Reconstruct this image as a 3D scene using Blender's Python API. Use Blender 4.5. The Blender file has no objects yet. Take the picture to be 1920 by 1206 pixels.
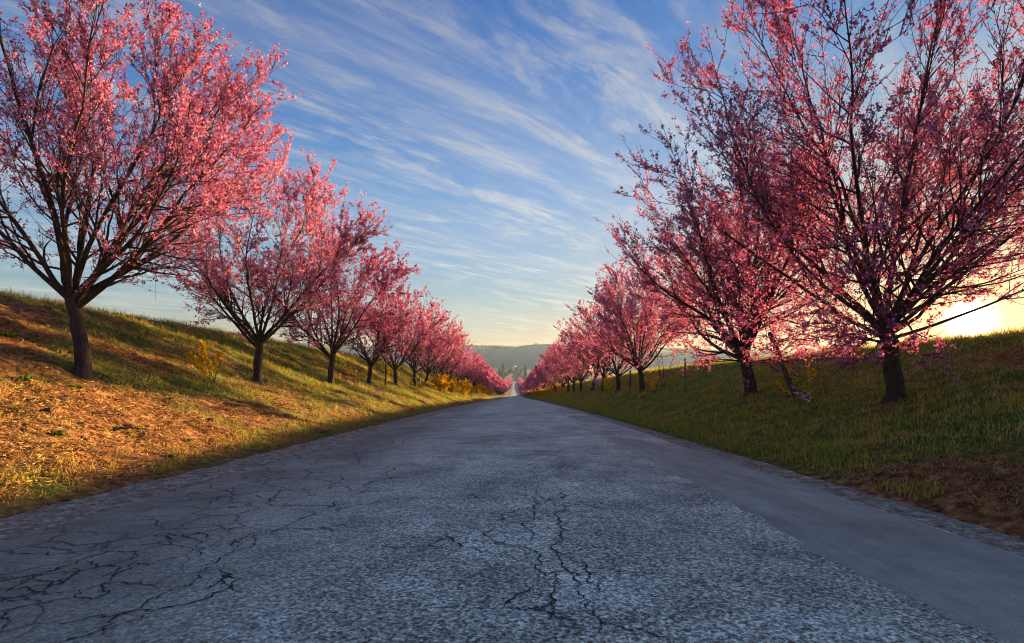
import bpy, math, random
import numpy as np

scene = bpy.context.scene
R = math.radians
rng = np.random.default_rng(7)
random.seed(7)

# ------------------------------------------------------------------ camera
EYE = 0.98
cam_data = bpy.data.cameras.new("camera")
cam_data.sensor_width = 36.0
cam_data.lens = 18.0
cam_data.shift_y = 97.0 / 1920.0
cam_data.shift_x = -5.0 / 1920.0
cam_data.clip_start = 0.05
cam_data.clip_end = 20000.0
cam = bpy.data.objects.new("camera", cam_data)
scene.collection.objects.link(cam)
cam.location = (0.0, 0.0, EYE)
cam.rotation_euler = (R(90), 0, 0)
scene.camera = cam

# ------------------------------------------------------------------ world, sun, exposure
SUN_AZ = math.atan2(855.0, 960.0)          # to the right of the road axis (+Y)
SUN_EL = R(4.45)
SUN_DIR = (math.sin(SUN_AZ) * math.cos(SUN_EL), math.cos(SUN_AZ) * math.cos(SUN_EL), math.sin(SUN_EL))

world = bpy.data.worlds.new("World")
scene.world = world
world.use_nodes = True
wt = world.node_tree
wt.nodes.clear()


class NT:
    """small helper to write node trees"""
    def __init__(self, tree):
        self.t = tree

    def n(self, kind, **kw):
        nd = self.t.nodes.new(kind)
        for k, v in kw.items():
            setattr(nd, k, v)
        return nd

    def link(self, a, b):
        self.t.links.new(a, b)

    def put(self, sock, v):
        if isinstance(v, bpy.types.NodeSocket):
            self.link(v, sock)
        elif v is not None:
            sock.default_value = v

    def math(self, op, a, b=None, c=None, clamp=False):
        nd = self.n("ShaderNodeMath", operation=op, use_clamp=clamp)
        for i, v in enumerate((a, b, c)):
            self.put(nd.inputs[i], v)
        return nd.outputs[0]

    def vmath(self, op, a, b=None, out=0):
        nd = self.n("ShaderNodeVectorMath", operation=op)
        self.put(nd.inputs[0], a)
        if b is not None:
            self.put(nd.inputs[1], b)
        return nd.outputs[out]

    def mix(self, fac, a, b, blend="MIX"):
        nd = self.n("ShaderNodeMix", data_type="RGBA", blend_type=blend)
        self.put(nd.inputs[0], fac)
        self.put(nd.inputs[6], a)
        self.put(nd.inputs[7], b)
        return nd.outputs[2]

    def noise(self, vec, scale, detail=4.0, rough=0.55, dist=0.0, dims="3D"):
        nd = self.n("ShaderNodeTexNoise", noise_dimensions=dims)
        self.put(nd.inputs["Vector"], vec)
        nd.inputs["Scale"].default_value = scale
        nd.inputs["Detail"].default_value = detail
        nd.inputs["Roughness"].default_value = rough
        nd.inputs["Distortion"].default_value = dist
        return nd.outputs[0]

    def voronoi(self, vec, scale, feature="F1", out=0, rand=1.0):
        nd = self.n("ShaderNodeTexVoronoi", feature=feature)
        self.put(nd.inputs["Vector"], vec)
        nd.inputs["Scale"].default_value = scale
        nd.inputs["Randomness"].default_value = rand
        return nd.outputs[out]

    def ramp(self, fac, stops, interp="LINEAR"):
        nd = self.n("ShaderNodeValToRGB")
        cr = nd.color_ramp
        cr.interpolation = interp
        while len(cr.elements) < len(stops):
            cr.elements.new(0.5)
        for e, (p, c) in zip(cr.elements, stops):
            e.position = p
            e.color = (c[0], c[1], c[2], 1.0) if not isinstance(c, (int, float)) else (c, c, c, 1.0)
        self.put(nd.inputs[0], fac)
        return nd.outputs[0]

    def maprange(self, v, a, b, c, d, smooth=True):
        nd = self.n("ShaderNodeMapRange", interpolation_type="SMOOTHSTEP" if smooth else "LINEAR")
        self.put(nd.inputs[0], v)
        for i, q in enumerate((a, b, c, d)):
            nd.inputs[1 + i].default_value = q
        return nd.outputs[0]


SKY_STRENGTH = 0.125
w = NT(wt)
sky = w.n("ShaderNodeTexSky", sky_type="NISHITA", sun_disc=False)
sky.sun_elevation = SUN_EL
sky.sun_rotation = SUN_AZ
sky.altitude = 200.0
sky.air_density = 1.0
sky.dust_density = 2.0
sky.ozone_density = 3.5
dirn = w.vmath("NORMALIZE", w.n("ShaderNodeTexCoord").outputs["Generated"])
sep = w.n("ShaderNodeSeparateXYZ")
w.link(dirn, sep.inputs[0])
zc = w.math("MAXIMUM", sep.outputs[2], 0.0)
zd = w.math("ADD", zc, 0.035)
px_ = w.math("DIVIDE", sep.outputs[0], zd)
py_ = w.math("DIVIDE", sep.outputs[1], zd)
cmb = w.n("ShaderNodeCombineXYZ")
# cirrus sheet: u runs along the streaks (45 degrees to the road), v across them
u_ = w.math("MULTIPLY", w.math("ADD", px_, py_), 0.707)
v_ = w.math("MULTIPLY", w.math("SUBTRACT", px_, py_), 0.707)
w.put(cmb.inputs[0], w.math("MULTIPLY", u_, 0.27))
w.put(cmb.inputs[1], v_)
base_v = cmb.outputs[0]


def warped(vec, scale, amount):
    nd = w.n("ShaderNodeTexNoise", noise_dimensions="3D")
    nd.inputs["Scale"].default_value = scale
    nd.inputs["Detail"].default_value = 4.0
    w.link(vec, nd.inputs["Vector"])
    sc_ = w.vmath("SCALE", w.vmath("SUBTRACT", nd.outputs[1], (0.5, 0.5, 0.5)))
    sc_.node.inputs[3].default_value = amount
    return w.vmath("ADD", vec, sc_)


cv = warped(base_v, 1.4, 0.55)
cv2 = warped(cv, 5.0, 0.16)
streak = w.noise(cv2, 6.5, 12.0, 0.70, 0.0)
patch = w.noise(w.vmath("ADD", base_v, (3.1, 1.7, 0.0)), 1.15, 4.0, 0.55, 0.2)
veil = w.noise(w.vmath("ADD", cv, (7.7, 2.2, 0.0)), 0.85, 6.0, 0.58, 0.3)
c1 = w.maprange(streak, 0.40, 0.80, 0.0, 1.0)
c2 = w.maprange(patch, 0.22, 0.68, 0.0, 1.0)
cl = w.math("MULTIPLY", w.math("MULTIPLY", c1, c2), 1.75)
vl = w.math("MULTIPLY", w.maprange(veil, 0.36, 0.72, 0.0, 1.0), 0.24)
cl = w.math("ADD", cl, vl, clamp=True)
cl = w.math("MULTIPLY", cl, w.maprange(sep.outputs[2], 0.0, 0.12, 0.0, 1.0))
# the sun and its aureole
sd = w.n("ShaderNodeVectorMath", operation="DOT_PRODUCT")
w.link(dirn, sd.inputs[0])
sd.inputs[1].default_value = SUN_DIR
ang = w.math("ARCCOSINE", w.math("MINIMUM", sd.outputs["Value"], 1.0))
# clear-air colour: highlights round the sun rolled off, warm dust low down, deep blue overhead
lum = w.n("ShaderNodeRGBToBW")
skyc = sky.outputs[0]
w.link(skyc, lum.inputs[0])
L_ = lum.outputs[0]
k_ = w.math("DIVIDE", 1.0, w.math("ADD", 1.0, w.math("DIVIDE", L_, 1.0)))
sc0 = w.vmath("SCALE", skyc)
w.put(sc0.node.inputs[3], k_)
tint_ = w.ramp(zc, [(0.0, (1.22, 0.69, 0.52)), (0.06, (1.10, 0.73, 0.60)), (0.14, (0.94, 0.84, 0.80)), (0.32, (0.70, 0.77, 0.85)), (0.58, (0.15, 0.43, 0.70)), (1.0, (0.22, 0.48, 0.74))])
skyc = w.mix(1.0, sc0, tint_, "MULTIPLY")
# thin cloud scatters the light of the sky behind it: brighter and whiter than that sky
lum2 = w.n("ShaderNodeRGBToBW")
w.link(skyc, lum2.inputs[0])
cloud_col = w.vmath("SCALE", (1.0, 0.97, 0.94))
w.put(cloud_col.node.inputs[3], w.math("ADD", w.math("MULTIPLY", lum2.outputs[0], 0.9), 0.55))
cl = w.math("MULTIPLY", cl, w.maprange(ang, R(6), R(34), 0.12, 1.0))
skyc = w.mix(w.math("MULTIPLY", cl, 0.62), skyc, cloud_col)
core = w.math("DIVIDE", ang, R(0.95))
disc = w.math("EXPONENT", w.math("MULTIPLY", w.math("MULTIPLY", core, core), -1.0))
aure = w.math("EXPONENT", w.math("MULTIPLY", ang, -1.0 / R(3.2)))
d1 = w.vmath("SCALE", (1.0, 0.93, 0.75))
w.put(d1.node.inputs[3], w.math("MULTIPLY", disc, 18.0))
d2 = w.vmath("SCALE", (1.0, 0.52, 0.09))
w.put(d2.node.inputs[3], w.math("MULTIPLY", aure, 1.8))
skyc = w.vmath("ADD", skyc, w.vmath("ADD", d1, d2))
bg = w.n("ShaderNodeBackground")
w.link(skyc, bg.inputs[0])
bg.inputs[1].default_value = SKY_STRENGTH
wo = w.n("ShaderNodeOutputWorld")
w.link(bg.outputs[0], wo.inputs[0])

sun_data = bpy.data.lights.new("sun", "SUN")
sun_data.energy = 5.0
sun_data.angle = R(0.6)
sun_data.color = (1.0, 0.62, 0.28)
sun = bpy.data.objects.new("sun", sun_data)
scene.collection.objects.link(sun)
from mathutils import Vector
sun.rotation_euler = Vector(SUN_DIR).to_track_quat("Z", "Y").to_euler()
sun.location = (60, 70, 40)

scene.view_settings.view_transform = "Standard"
scene.view_settings.look = "None"
scene.view_settings.gamma = 1.0
scene.view_settings.exposure = 2.7
scene.view_settings.use_curve_mapping = False
scene.cycles.max_bounces = 6
scene.cycles.diffuse_bounces = 3
scene.cycles.transmission_bounces = 4
scene.cycles.volume_bounces = 0
scene.cycles.use_denoising = True
scene.cycles.filter_width = 1.0

# ------------------------------------------------------------------ helpers
COL = scene.collection
F = 960.0


def mesh_arrays(name, verts, faces, attrs=None, smooth=False, domain="FACE"):
    """mesh from an (N,3) vertex array and an (M,3|4) face array"""
    me = bpy.data.meshes.new(name)
    verts = np.asarray(verts, dtype=np.float32)
    faces = np.asarray(faces, dtype=np.int32)
    k = faces.shape[1]
    me.vertices.add(len(verts))
    me.vertices.foreach_set("co", verts.ravel())
    me.loops.add(faces.size)
    me.loops.foreach_set("vertex_index", faces.ravel())
    me.polygons.add(len(faces))
    me.polygons.foreach_set("loop_start", np.arange(0, faces.size, k, dtype=np.int32))
    me.polygons.foreach_set("use_smooth", np.full(len(faces), smooth, dtype=bool))
    for an, av in (attrs or {}).items():
        at = me.attributes.new(an, "FLOAT", domain)
        at.data.foreach_set("value", np.asarray(av, dtype=np.float32))
    me.update(calc_edges=True)
    return me


def link(name, me, mat, parent=None, loc=None):
    ob = bpy.data.objects.new(name, me)
    if me is not None and mat is not None and len(me.materials) == 0:
        me.materials.append(mat)
    COL.objects.link(ob)
    if parent is not None:
        ob.parent = parent
    if loc is not None:
        ob.location = loc
    return ob


def tag(ob, label=None, cat=None, group=None, kind=None):
    if label:
        ob["label"] = label
    if cat:
        ob["category"] = cat
    if group:
        ob["group"] = group
    if kind:
        ob["kind"] = kind
    return ob


def mat(name):
    m = bpy.data.materials.new(name)
    m.use_nodes = True
    m.node_tree.nodes.clear()
    return m, NT(m.node_tree)


def out(t, shader, disp=None):
    o = t.n("ShaderNodeOutputMaterial")
    t.link(shader, o.inputs[0])


def bsdf(t, col, rough=0.8, normal=None, spec=0.3, metal=0.0):
    b = t.n("ShaderNodeBsdfPrincipled")
    t.put(b.inputs["Base Color"], col)
    t.put(b.inputs["Roughness"], rough)
    b.inputs["Specular IOR Level"].default_value = spec
    b.inputs["Metallic"].default_value = metal
    if normal is not None:
        t.link(normal, b.inputs["Normal"])
    return b.outputs[0]


def bump(t, h, strength=0.5, dist=0.02):
    b = t.n("ShaderNodeBump")
    b.inputs["Strength"].default_value = strength
    b.inputs["Distance"].default_value = dist
    t.link(h, b.inputs["Height"])
    return b.outputs[0]


def norm(v):
    return v / (np.linalg.norm(v, axis=-1, keepdims=True) + 1e-9)


# 2D value noise
_tab = np.random.default_rng(3).random((256, 256))


def vnoise(x, y):
    x = np.asarray(x, float)
    y = np.asarray(y, float)
    xi = np.floor(x).astype(int)
    yi = np.floor(y).astype(int)
    fx = x - xi
    fy = y - yi
    fx = fx * fx * (3 - 2 * fx)
    fy = fy * fy * (3 - 2 * fy)
    a = _tab[xi & 255, yi & 255]
    b = _tab[(xi + 1) & 255, yi & 255]
    c = _tab[xi & 255, (yi + 1) & 255]
    d = _tab[(xi + 1) & 255, (yi + 1) & 255]
    return (a * (1 - fx) + b * fx) * (1 - fy) + (c * (1 - fx) + d * fx) * fy


def fbm(x, y, oct=4, gain=0.5):
    s = 0.0
    a = 1.0
    tot = 0.0
    for k in range(oct):
        s = s + a * vnoise(x * 2 ** k + 17.3 * k, y * 2 ** k + 9.1 * k)
        tot += a
        a *= gain
    return s / tot


def sstep(a, b, x):
    t = np.clip((np.asarray(x, float) - a) / (b - a), 0, 1)
    return t * t * (3 - 2 * t)


# ------------------------------------------------------------------ the lie of the land
_ys = np.arange(-200.0, 3000.0, 0.5)
_sl = np.interp(_ys, [-200, 0, 20, 43, 190, 265, 330, 420, 760, 900],
                [-0.033, -0.033, -0.0355, -0.0430, -0.0430, -0.026, -0.006, 0.003, 0.006, 0.0])
_zr = np.cumsum(_sl) * 0.5
_zr -= np.interp(0.0, _ys, _zr)


def zroad(y):
    return np.interp(y, _ys, _zr)


def _smooth_tab(u, h, rad):
    g = np.arange(0, 60, 0.05)
    v = np.interp(g, u, h)
    k = int(rad / 0.05) | 1
    vp = np.pad(v, k, mode="edge")
    return g, np.convolve(vp, np.ones(k) / k, mode="same")[k:-k]


_gl, _hl = _smooth_tab([0, 4.05, 4.6, 5.5, 7.0, 9.0, 10.4, 11.2, 12.5, 16, 40, 60],
                       [0, 0.00, 0.16, 0.56, 1.22, 2.28, 2.98, 3.12, 3.10, 2.8, 1.2, 0.2], 0.35)
_gr, _hr = _smooth_tab([0, 3.45, 3.9, 5.0, 6.0, 8.0, 9.4, 10.2, 12, 16, 40, 60],
                       [0, 0.00, 0.20, 0.52, 0.86, 1.58, 2.05, 2.14, 2.08, 1.7, 0.2, -0.6], 0.3)


def hill_el(az):
    """ridge elevation (rise per metre of distance) by azimuth, in radians from +Y to the right"""
    d = np.degrees(az)
    e = np.interp(d, [-180, -90, -60, -40, -25, -15, -9, -5, 0, 3, 8, 14, 20, 25, 30, 45, 70, 120, 180],
                  [0.02, 0.02, 0.025, 0.032, 0.040, 0.047, 0.044, 0.053, 0.050, 0.0535, 0.054, 0.048,
                   0.040, 0.036, 0.030, 0.018, 0.015, 0.02, 0.02])
    return e + 0.004 * (vnoise(d * 0.35 + 40, d * 0 + 3.0) - 0.5)


RIDGE = 1900.0


def ground_z(x, y):
    x = np.asarray(x, float)
    y = np.asarray(y, float)
    a = np.abs(x)
    left = np.interp(a, _gl, _hl) * np.clip(1 + 0.0045 * (y - 15), 0.97, 1.13) * (1 + 0.07 * (1 - sstep(8, 13, y)) * (1 - sstep(7.5, 10.5, a)))
    right = np.interp(a, _gr, _hr) * np.clip(1 + 0.006 * (y - 12), 0.97, 1.18)
    b = np.where(x < 0, left, right)
    up = sstep(4.5, 9.5, a)
    b = b + up * 0.22 * (fbm(y * 0.16 + np.where(x < 0, 0, 60), a * 0.16, 3) - 0.5)
    b = b * (1 - 0.55 * sstep(170, 300, y))
    zn = zroad(y) + b
    r = np.hypot(x, y)
    az = np.arctan2(x, y)
    zf = -9.5 + 0 * r
    near = zn * (1 - sstep(50, 330, a)) + zf * sstep(50, 330, a)
    rise = 0.040 * np.clip(r - 600, 0, 480) * np.where(a < 70, sstep(780, 960, r) * (1 - sstep(25, 70, a)) + sstep(25, 70, a), 1.0)
    top = RIDGE * hill_el(az)
    hill = rise + (top - 12) * sstep(1100, RIDGE, r) * (1 - 0.3 * sstep(RIDGE, 2600, r))
    return near + hill


def at(px, py, Y):
    """the point seen at a photograph pixel at depth Y"""
    return ((px - 965.0) / F * Y, Y, EYE + (700.0 - py) / F * Y)


def on_road(px, py):
    Y = 3.0
    for _ in range(30):
        Y = (EYE - zroad(Y)) * F / (py - 700.0)
    return ((px - 965.0) / F * Y, float(Y))


def at_x(px, X):
    """depth at which a line parallel to the road at lateral offset X crosses pixel column px"""
    return X * F / (px - 965.0)


def green_field(x, y):
    """how green the sward is, 0 bare or straw .. 1 lush"""
    a = np.abs(x)
    n = fbm(x * 0.9 + 5, y * 0.9, 4) - 0.5
    n2 = fbm(x * 0.25 + 80, y * 0.25, 3) - 0.5
    gl = np.interp(a, [3.9, 4.1, 4.28, 4.45, 6.0, 6.8, 8.5, 10.5, 13], [0.15, 0.42, 0.48, 0.33, 0.44, 0.64, 0.52, 0.52, 0.6])
    gl = gl + (0.80 - gl) * sstep(15, 30, y) * sstep(4.3, 5.2, a)
    gr = np.interp(a, [3.3, 3.6, 4.1, 5.5, 7.5, 9.6, 12], [0.5, 0.65, 0.6, 0.74, 0.70, 0.74, 0.9])
    gr = gr * (0.85 + 0.37 * sstep(5.5, 11, y))
    g = np.where(x < 0, gl, gr)
    return np.clip(g + 1.1 * n + 0.8 * n2, 0, 1)


# ------------------------------------------------------------------ materials: ground, road, gravel
def make_ground_mat():
    m, t = mat("ground")
    tc = t.n("ShaderNodeTexCoord").outputs["Object"]
    at_ = t.n("ShaderNodeAttribute", attribute_name="green")
    n1 = t.noise(tc, 9.0, 6, 0.65)
    n2 = t.noise(tc, 1.2, 4, 0.6)
    soil = t.ramp(n1, [(0.34, (0.035, 0.017, 0.009)), (0.50, (0.19, 0.085, 0.034)), (0.66, (0.42, 0.23, 0.095))])
    grass = t.ramp(t.noise(tc, 14.0, 5, 0.6), [(0.3, (0.026, 0.042, 0.009)), (0.55, (0.10, 0.145, 0.024)), (0.75, (0.23, 0.25, 0.05))])
    f = t.math("ADD", at_.outputs["Fac"], t.math("MULTIPLY", t.math("SUBTRACT", n2, 0.5), 0.5))
    c = t.mix(t.maprange(f, 0.25, 0.62, 0, 1), soil, grass)
    h = t.math("ADD", n1, t.math("MULTIPLY", t.noise(tc, 45.0, 3, 0.6), 0.5))
    out(t, bsdf(t, c, 0.95, bump(t, h, 0.9, 0.05), 0.1))
    return m


def make_asphalt_mat():
    m, t = mat("asphalt")
    tc = t.n("ShaderNodeTexCoord").outputs["Object"]
    sp = t.n("ShaderNodeSeparateXYZ")
    t.link(tc, sp.inputs[0])
    X = sp.outputs[0]
    wx = t.math("ADD", X, t.math("MULTIPLY", t.math("SUBTRACT", t.noise(tc, 0.7, 3), 0.5), 0.8))
    coarse = t.maprange(wx, -2.4, -0.4, 0.0, 1.0)          # the worn chip seal fills the middle and right lane
    def cell(scale):
        sc = t.n("ShaderNodeSeparateColor")
        t.link(t.voronoi(tc, scale, "F1", 1), sc.inputs[0])
        return sc.outputs[0]

    n_mid = t.noise(tc, 54.0, 3, 0.6, 0.6)
    fine = t.noise(tc, 130.0, 4, 0.65)
    chips = t.math("ADD", t.math("MULTIPLY", cell(70.0), 0.5), t.math("MULTIPLY", t.noise(tc, 85.0, 3, 0.7), 0.5))
    sm = t.math("ADD", t.math("MULTIPLY", n_mid, 0.60), t.math("MULTIPLY", chips, 0.40))
    wear = t.noise(tc, 2.2, 4, 0.6)
    sm = t.math("ADD", sm, t.math("MULTIPLY", t.math("SUBTRACT", wear, 0.5), 0.22))
    grain_c = t.ramp(sm, [(0.36, 0.035), (0.45, 0.12), (0.54, 0.26), (0.66, 0.52)])
    grain_f = t.ramp(t.math("ADD", t.math("MULTIPLY", fine, 0.5), t.math("MULTIPLY", sm, 0.5)),
                     [(0.30, 0.05), (0.45, 0.14), (0.62, 0.30)])
    g = t.mix(coarse, grain_f, grain_c)
    big = t.ramp(t.noise(tc, 0.55, 4, 0.55), [(0.3, 0.72), (0.7, 1.22)])
    g = t.mix(1.0, g, big, "MULTIPLY")
    # the old left edge is darker with sealed, crazed bitumen
    dark = t.math("MULTIPLY", t.maprange(wx, -1.6, -2.6, 0.0, 1.0), t.maprange(t.noise(tc, 1.4, 3), 0.3, 0.6, 0.3, 0.9))
    g = t.mix(dark, g, t.mix(1.0, g, (0.52, 0.52, 0.52, 1), "MULTIPLY"))
    # crazing
    wn = t.n("ShaderNodeTexNoise")
    t.link(tc, wn.inputs["Vector"])
    wn.inputs["Scale"].default_value = 3.0
    wn.inputs["Detail"].default_value = 4.0
    dv = t.vmath("SCALE", t.vmath("SUBTRACT", wn.outputs[1], (0.5, 0.5, 0.5)))
    dv.node.inputs[3].default_value = 0.30
    cv_ = t.vmath("ADD", tc, dv)
    e1 = t.voronoi(cv_, 2.6, "DISTANCE_TO_EDGE")
    crk = t.maprange(e1, 0.006, 0.030, 1.0, 0.0)
    msk = t.math("MULTIPLY", t.maprange(wx, -1.3, -2.3, 0.0, 1.0), t.maprange(t.noise(tc, 0.8, 2), 0.36, 0.50, 0.0, 1.0))
    e2 = t.voronoi(cv_, 5.5, "DISTANCE_TO_EDGE")
    crk2 = t.maprange(e2, 0.008, 0.04, 1.0, 0.0)
    m2 = t.math("MULTIPLY", t.maprange(t.math("ABSOLUTE", t.math("SUBTRACT", wx, 0.35)), 0.25, 0.75, 1.0, 0.0), t.maprange(t.noise(tc, 1.3, 3), 0.46, 0.60, 0.0, 0.8))
    crk = t.math("MAXIMUM", t.math("MULTIPLY", crk, msk), t.math("MULTIPLY", crk2, m2))
    g = t.mix(t.math("MULTIPLY", crk, 0.8), g, (0.012, 0.011, 0.010, 1))
    tint = t.mix(1.0, g, (1.72, 1.92, 1.68, 1), "MULTIPLY")
    h = t.math("SUBTRACT", t.mix(coarse, fine, sm), t.math("MULTIPLY", crk, 1.2))
    out(t, bsdf(t, tint, 0.72, bump(t, h, 0.75, 0.012), 0.35))
    return m


def make_patch_mat():
    m, t = mat("asphalt_repair")
    tc = t.n("ShaderNodeTexCoord").outputs["Object"]
    f = t.noise(tc, 95.0, 4, 0.75)
    mp = t.n("ShaderNodeMapping")
    mp.inputs["Scale"].default_value = (2.6, 0.45, 1.0)
    t.link(tc, mp.inputs[0])
    b = t.noise(mp.outputs[0], 1.6, 6, 0.62, 0.5)
    st_ = t.noise(tc, 5.0, 5, 0.65)
    c = t.ramp(t.math("ADD", t.math("MULTIPLY", f, 0.42), t.math("ADD", t.math("MULTIPLY", b, 0.36), t.math("MULTIPLY", st_, 0.22))),
               [(0.36, 0.10), (0.50, 0.17), (0.66, 0.27)])
    out(t, bsdf(t, t.mix(1.0, c, (1.50, 1.66, 1.48, 1), "MULTIPLY"), 0.75, bump(t, f, 0.35, 0.004), 0.3))
    return m


def make_gravel_mat():
    m, t = mat("gravel")
    tc = t.n("ShaderNodeTexCoord").outputs["Object"]
    v = t.voronoi(tc, 38.0, "F1", 1)
    n = t.noise(tc, 7.0, 6, 0.7)
    c = t.ramp(n, [(0.3, (0.10, 0.085, 0.065)), (0.5, (0.26, 0.235, 0.19)), (0.68, (0.46, 0.435, 0.37))])
    vb = t.n("ShaderNodeSeparateColor")
    t.link(v, vb.inputs[0])
    c = t.mix(1.0, c, t.ramp(vb.outputs[0], [(0.0, 0.62), (0.6, 1.0), (1.0, 1.45)]), "MULTIPLY")
    h = t.math("ADD", n, t.math("MULTIPLY", t.voronoi(tc, 38.0), -0.4))
    out(t, bsdf(t, c, 0.95, bump(t, h, 0.9, 0.025), 0.15))
    return m


def plain(name, col, rough=0.8, var=0.25, scale=6.0, bstr=0.3, metal=0.0):
    m, t = mat(name)
    tc = t.n("ShaderNodeTexCoord").outputs["Object"]
    n = t.noise(tc, scale, 5, 0.6)
    lo = tuple(c * (1 - var) for c in col)
    hi = tuple(min(1, c * (1 + var)) for c in col)
    c = t.ramp(n, [(0.3, lo), (0.7, hi)])
    out(t, bsdf(t, c, rough, bump(t, n, bstr, 0.01), 0.25, metal))
    return m


def leafy(name, stops, trans=0.45, tcol=(1.0, 1.0, 1.0), rough=0.6, vary=0.0):
    """thin leaf or petal: colour by the per-piece tint, partly translucent"""
    m, t = mat(name)
    a = t.n("ShaderNodeAttribute", attribute_name="tint")
    f_ = a.outputs["Fac"]
    if vary:
        oi = t.n("ShaderNodeObjectInfo")
        f_ = t.math("ADD", f_, t.math("MULTIPLY", t.math("SUBTRACT", oi.outputs["Random"], 0.5), t.math("MULTIPLY", t.math("GREATER_THAN", f_, 0.13), vary)))
    c = t.ramp(f_, stops)
    d = t.n("ShaderNodeBsdfDiffuse")
    t.link(c, d.inputs[0])
    tr = t.n("ShaderNodeBsdfTranslucent")
    t.link(t.mix(1.0, c, (tcol[0], tcol[1], tcol[2], 1), "MULTIPLY"), tr.inputs[0])
    mx = t.n("ShaderNodeMixShader")
    mx.inputs[0].default_value = trans
    t.link(d.outputs[0], mx.inputs[1])
    t.link(tr.outputs[0], mx.inputs[2])
    out(t, mx.outputs[0])
    return m


M = {}
M["ground"] = make_ground_mat()
M["asphalt"] = make_asphalt_mat()
M["patch"] = make_patch_mat()
M["gravel"] = make_gravel_mat()
M["crack"] = plain("crack_filler", (0.035, 0.032, 0.029), 0.95, 0.4, 30.0)
M["stone"] = plain("stone", (0.26, 0.23, 0.20), 0.9, 0.45, 20.0)
M["clod"] = plain("clod", (0.10, 0.055, 0.03), 0.95, 0.4, 14.0, 0.6)
M["post"] = plain("post_wood", (0.085, 0.065, 0.05), 0.9, 0.4, 18.0, 0.6)
M["pale_post"] = plain("pale_post", (0.30, 0.28, 0.25), 0.85, 0.3, 12.0, 0.4)
M["grey_post"] = plain("grey_post", (0.13, 0.12, 0.11), 0.85, 0.3, 12.0, 0.4)
M["concrete"] = plain("concrete", (0.40, 0.37, 0.32), 0.9, 0.2, 2.0)
M["grass"] = leafy("grass", [(0.0, (0.15, 0.065, 0.025)), (0.25, (0.42, 0.25, 0.10)), (0.45, (0.55, 0.42, 0.14)),
                             (0.62, (0.36, 0.36, 0.05)), (0.82, (0.17, 0.27, 0.032)), (1.0, (0.085, 0.18, 0.022))],
                   0.35, (1.1, 1.05, 0.6))
M["weed"] = leafy("weed", [(0.0, (0.05, 0.12, 0.02)), (1.0, (0.13, 0.22, 0.035))], 0.35, (1.1, 1.1, 0.5))
M["blossom"] = leafy("blossom", [(0.0, (0.20, 0.025, 0.030)), (0.10, (0.30, 0.05, 0.07)), (0.14, (0.32, 0.085, 0.25)), (0.5, (0.52, 0.215, 0.44)),
                                 (0.85, (0.75, 0.46, 0.66)), (1.0, (0.86, 0.66, 0.78))], 0.45, (1.0, 0.60, 0.54), vary=0.34)
M["pale_blossom"] = leafy("pale_blossom", [(0.0, (0.60, 0.36, 0.48)), (1.0, (0.84, 0.68, 0.76))], 0.4, (1.0, 0.8, 0.8))
M["forsythia"] = leafy("forsythia", [(0.0, (0.62, 0.36, 0.01)), (1.0, (0.85, 0.60, 0.03))], 0.35, (1.0, 0.9, 0.4))


def make_bark():
    m, t = mat("bark")
    tc = t.n("ShaderNodeTexCoord").outputs["Object"]
    mp = t.n("ShaderNodeMapping")
    mp.inputs["Scale"].default_value = (1.0, 1.0, 0.28)
    t.link(tc, mp.inputs[0])
    n = t.noise(mp.outputs[0], 34.0, 6, 0.7)
    b = t.noise(tc, 5.0, 3, 0.5)
    c = t.ramp(t.math("ADD", t.math("MULTIPLY", n, 0.7), t.math("MULTIPLY", b, 0.3)),
               [(0.33, (0.018, 0.012, 0.010)), (0.52, (0.055, 0.038, 0.029)), (0.70, (0.12, 0.088, 0.066))])
    out(t, bsdf(t, c, 0.85, bump(t, n, 0.8, 0.02), 0.25))
    return m


M["bark"] = make_bark()

# ------------------------------------------------------------------ ground sheet
def grid_mesh(name, xs, ys, zfun, attrs=None, smooth=True):
    Xg, Yg = np.meshgrid(xs, ys)
    Z = zfun(Xg, Yg)
    V = np.stack([Xg, Yg, Z], -1).reshape(-1, 3)
    nx, ny = len(xs), len(ys)
    i = np.arange(nx * ny).reshape(ny, nx)
    Fq = np.stack([i[:-1, :-1], i[:-1, 1:], i[1:, 1:], i[1:, :-1]], -1).reshape(-1, 4)
    at_ = {k: f(Xg, Yg).ravel() for k, f in (attrs or {}).items()}
    return mesh_arrays(name, V, Fq, at_, smooth, "POINT")


def grow(a, b, s0, g):
    r = [a]
    s = s0
    while r[-1] < b:
        r.append(r[-1] + s)
        s *= g
    return r


xs_r = np.array(grow(14.0, 640.0, 0.14, 1.13))
xs = np.concatenate([-xs_r[::-1], np.linspace(-13.9, 13.9, 210), xs_r])
ysf = np.concatenate([-np.array(grow(1.2, 90, 0.4, 1.25))[::-1], np.linspace(-1.0, 2.0, 20)[:-1],
                      np.array(grow(2.0, 640.0, 0.085, 1.016))])


def ground_near(x, y):
    z = ground_z(x, y)
    a = np.abs(x)
    bank = sstep(4.3, 5.2, np.where(x < 0, a, a + 0.6))
    lum_ = (fbm(x * 2.2, y * 2.2, 4) - 0.5) * 0.22 + (fbm(x * 6 + 9, y * 6, 3) - 0.5) * 0.13
    z = z + bank * lum_ * (1 - 0.7 * sstep(30, 80, y))
    low = (1 - sstep(3.75, 4.15, np.where(x < 0, a, a + 0.55)))
    return z - 0.05 * low


gm = grid_mesh("ground", xs, ysf, ground_near, {"green": green_field})
ground = tag(link("ground", gm, M["ground"]), "grassy ground with earth banks on both sides of the road", kind="structure")

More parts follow.
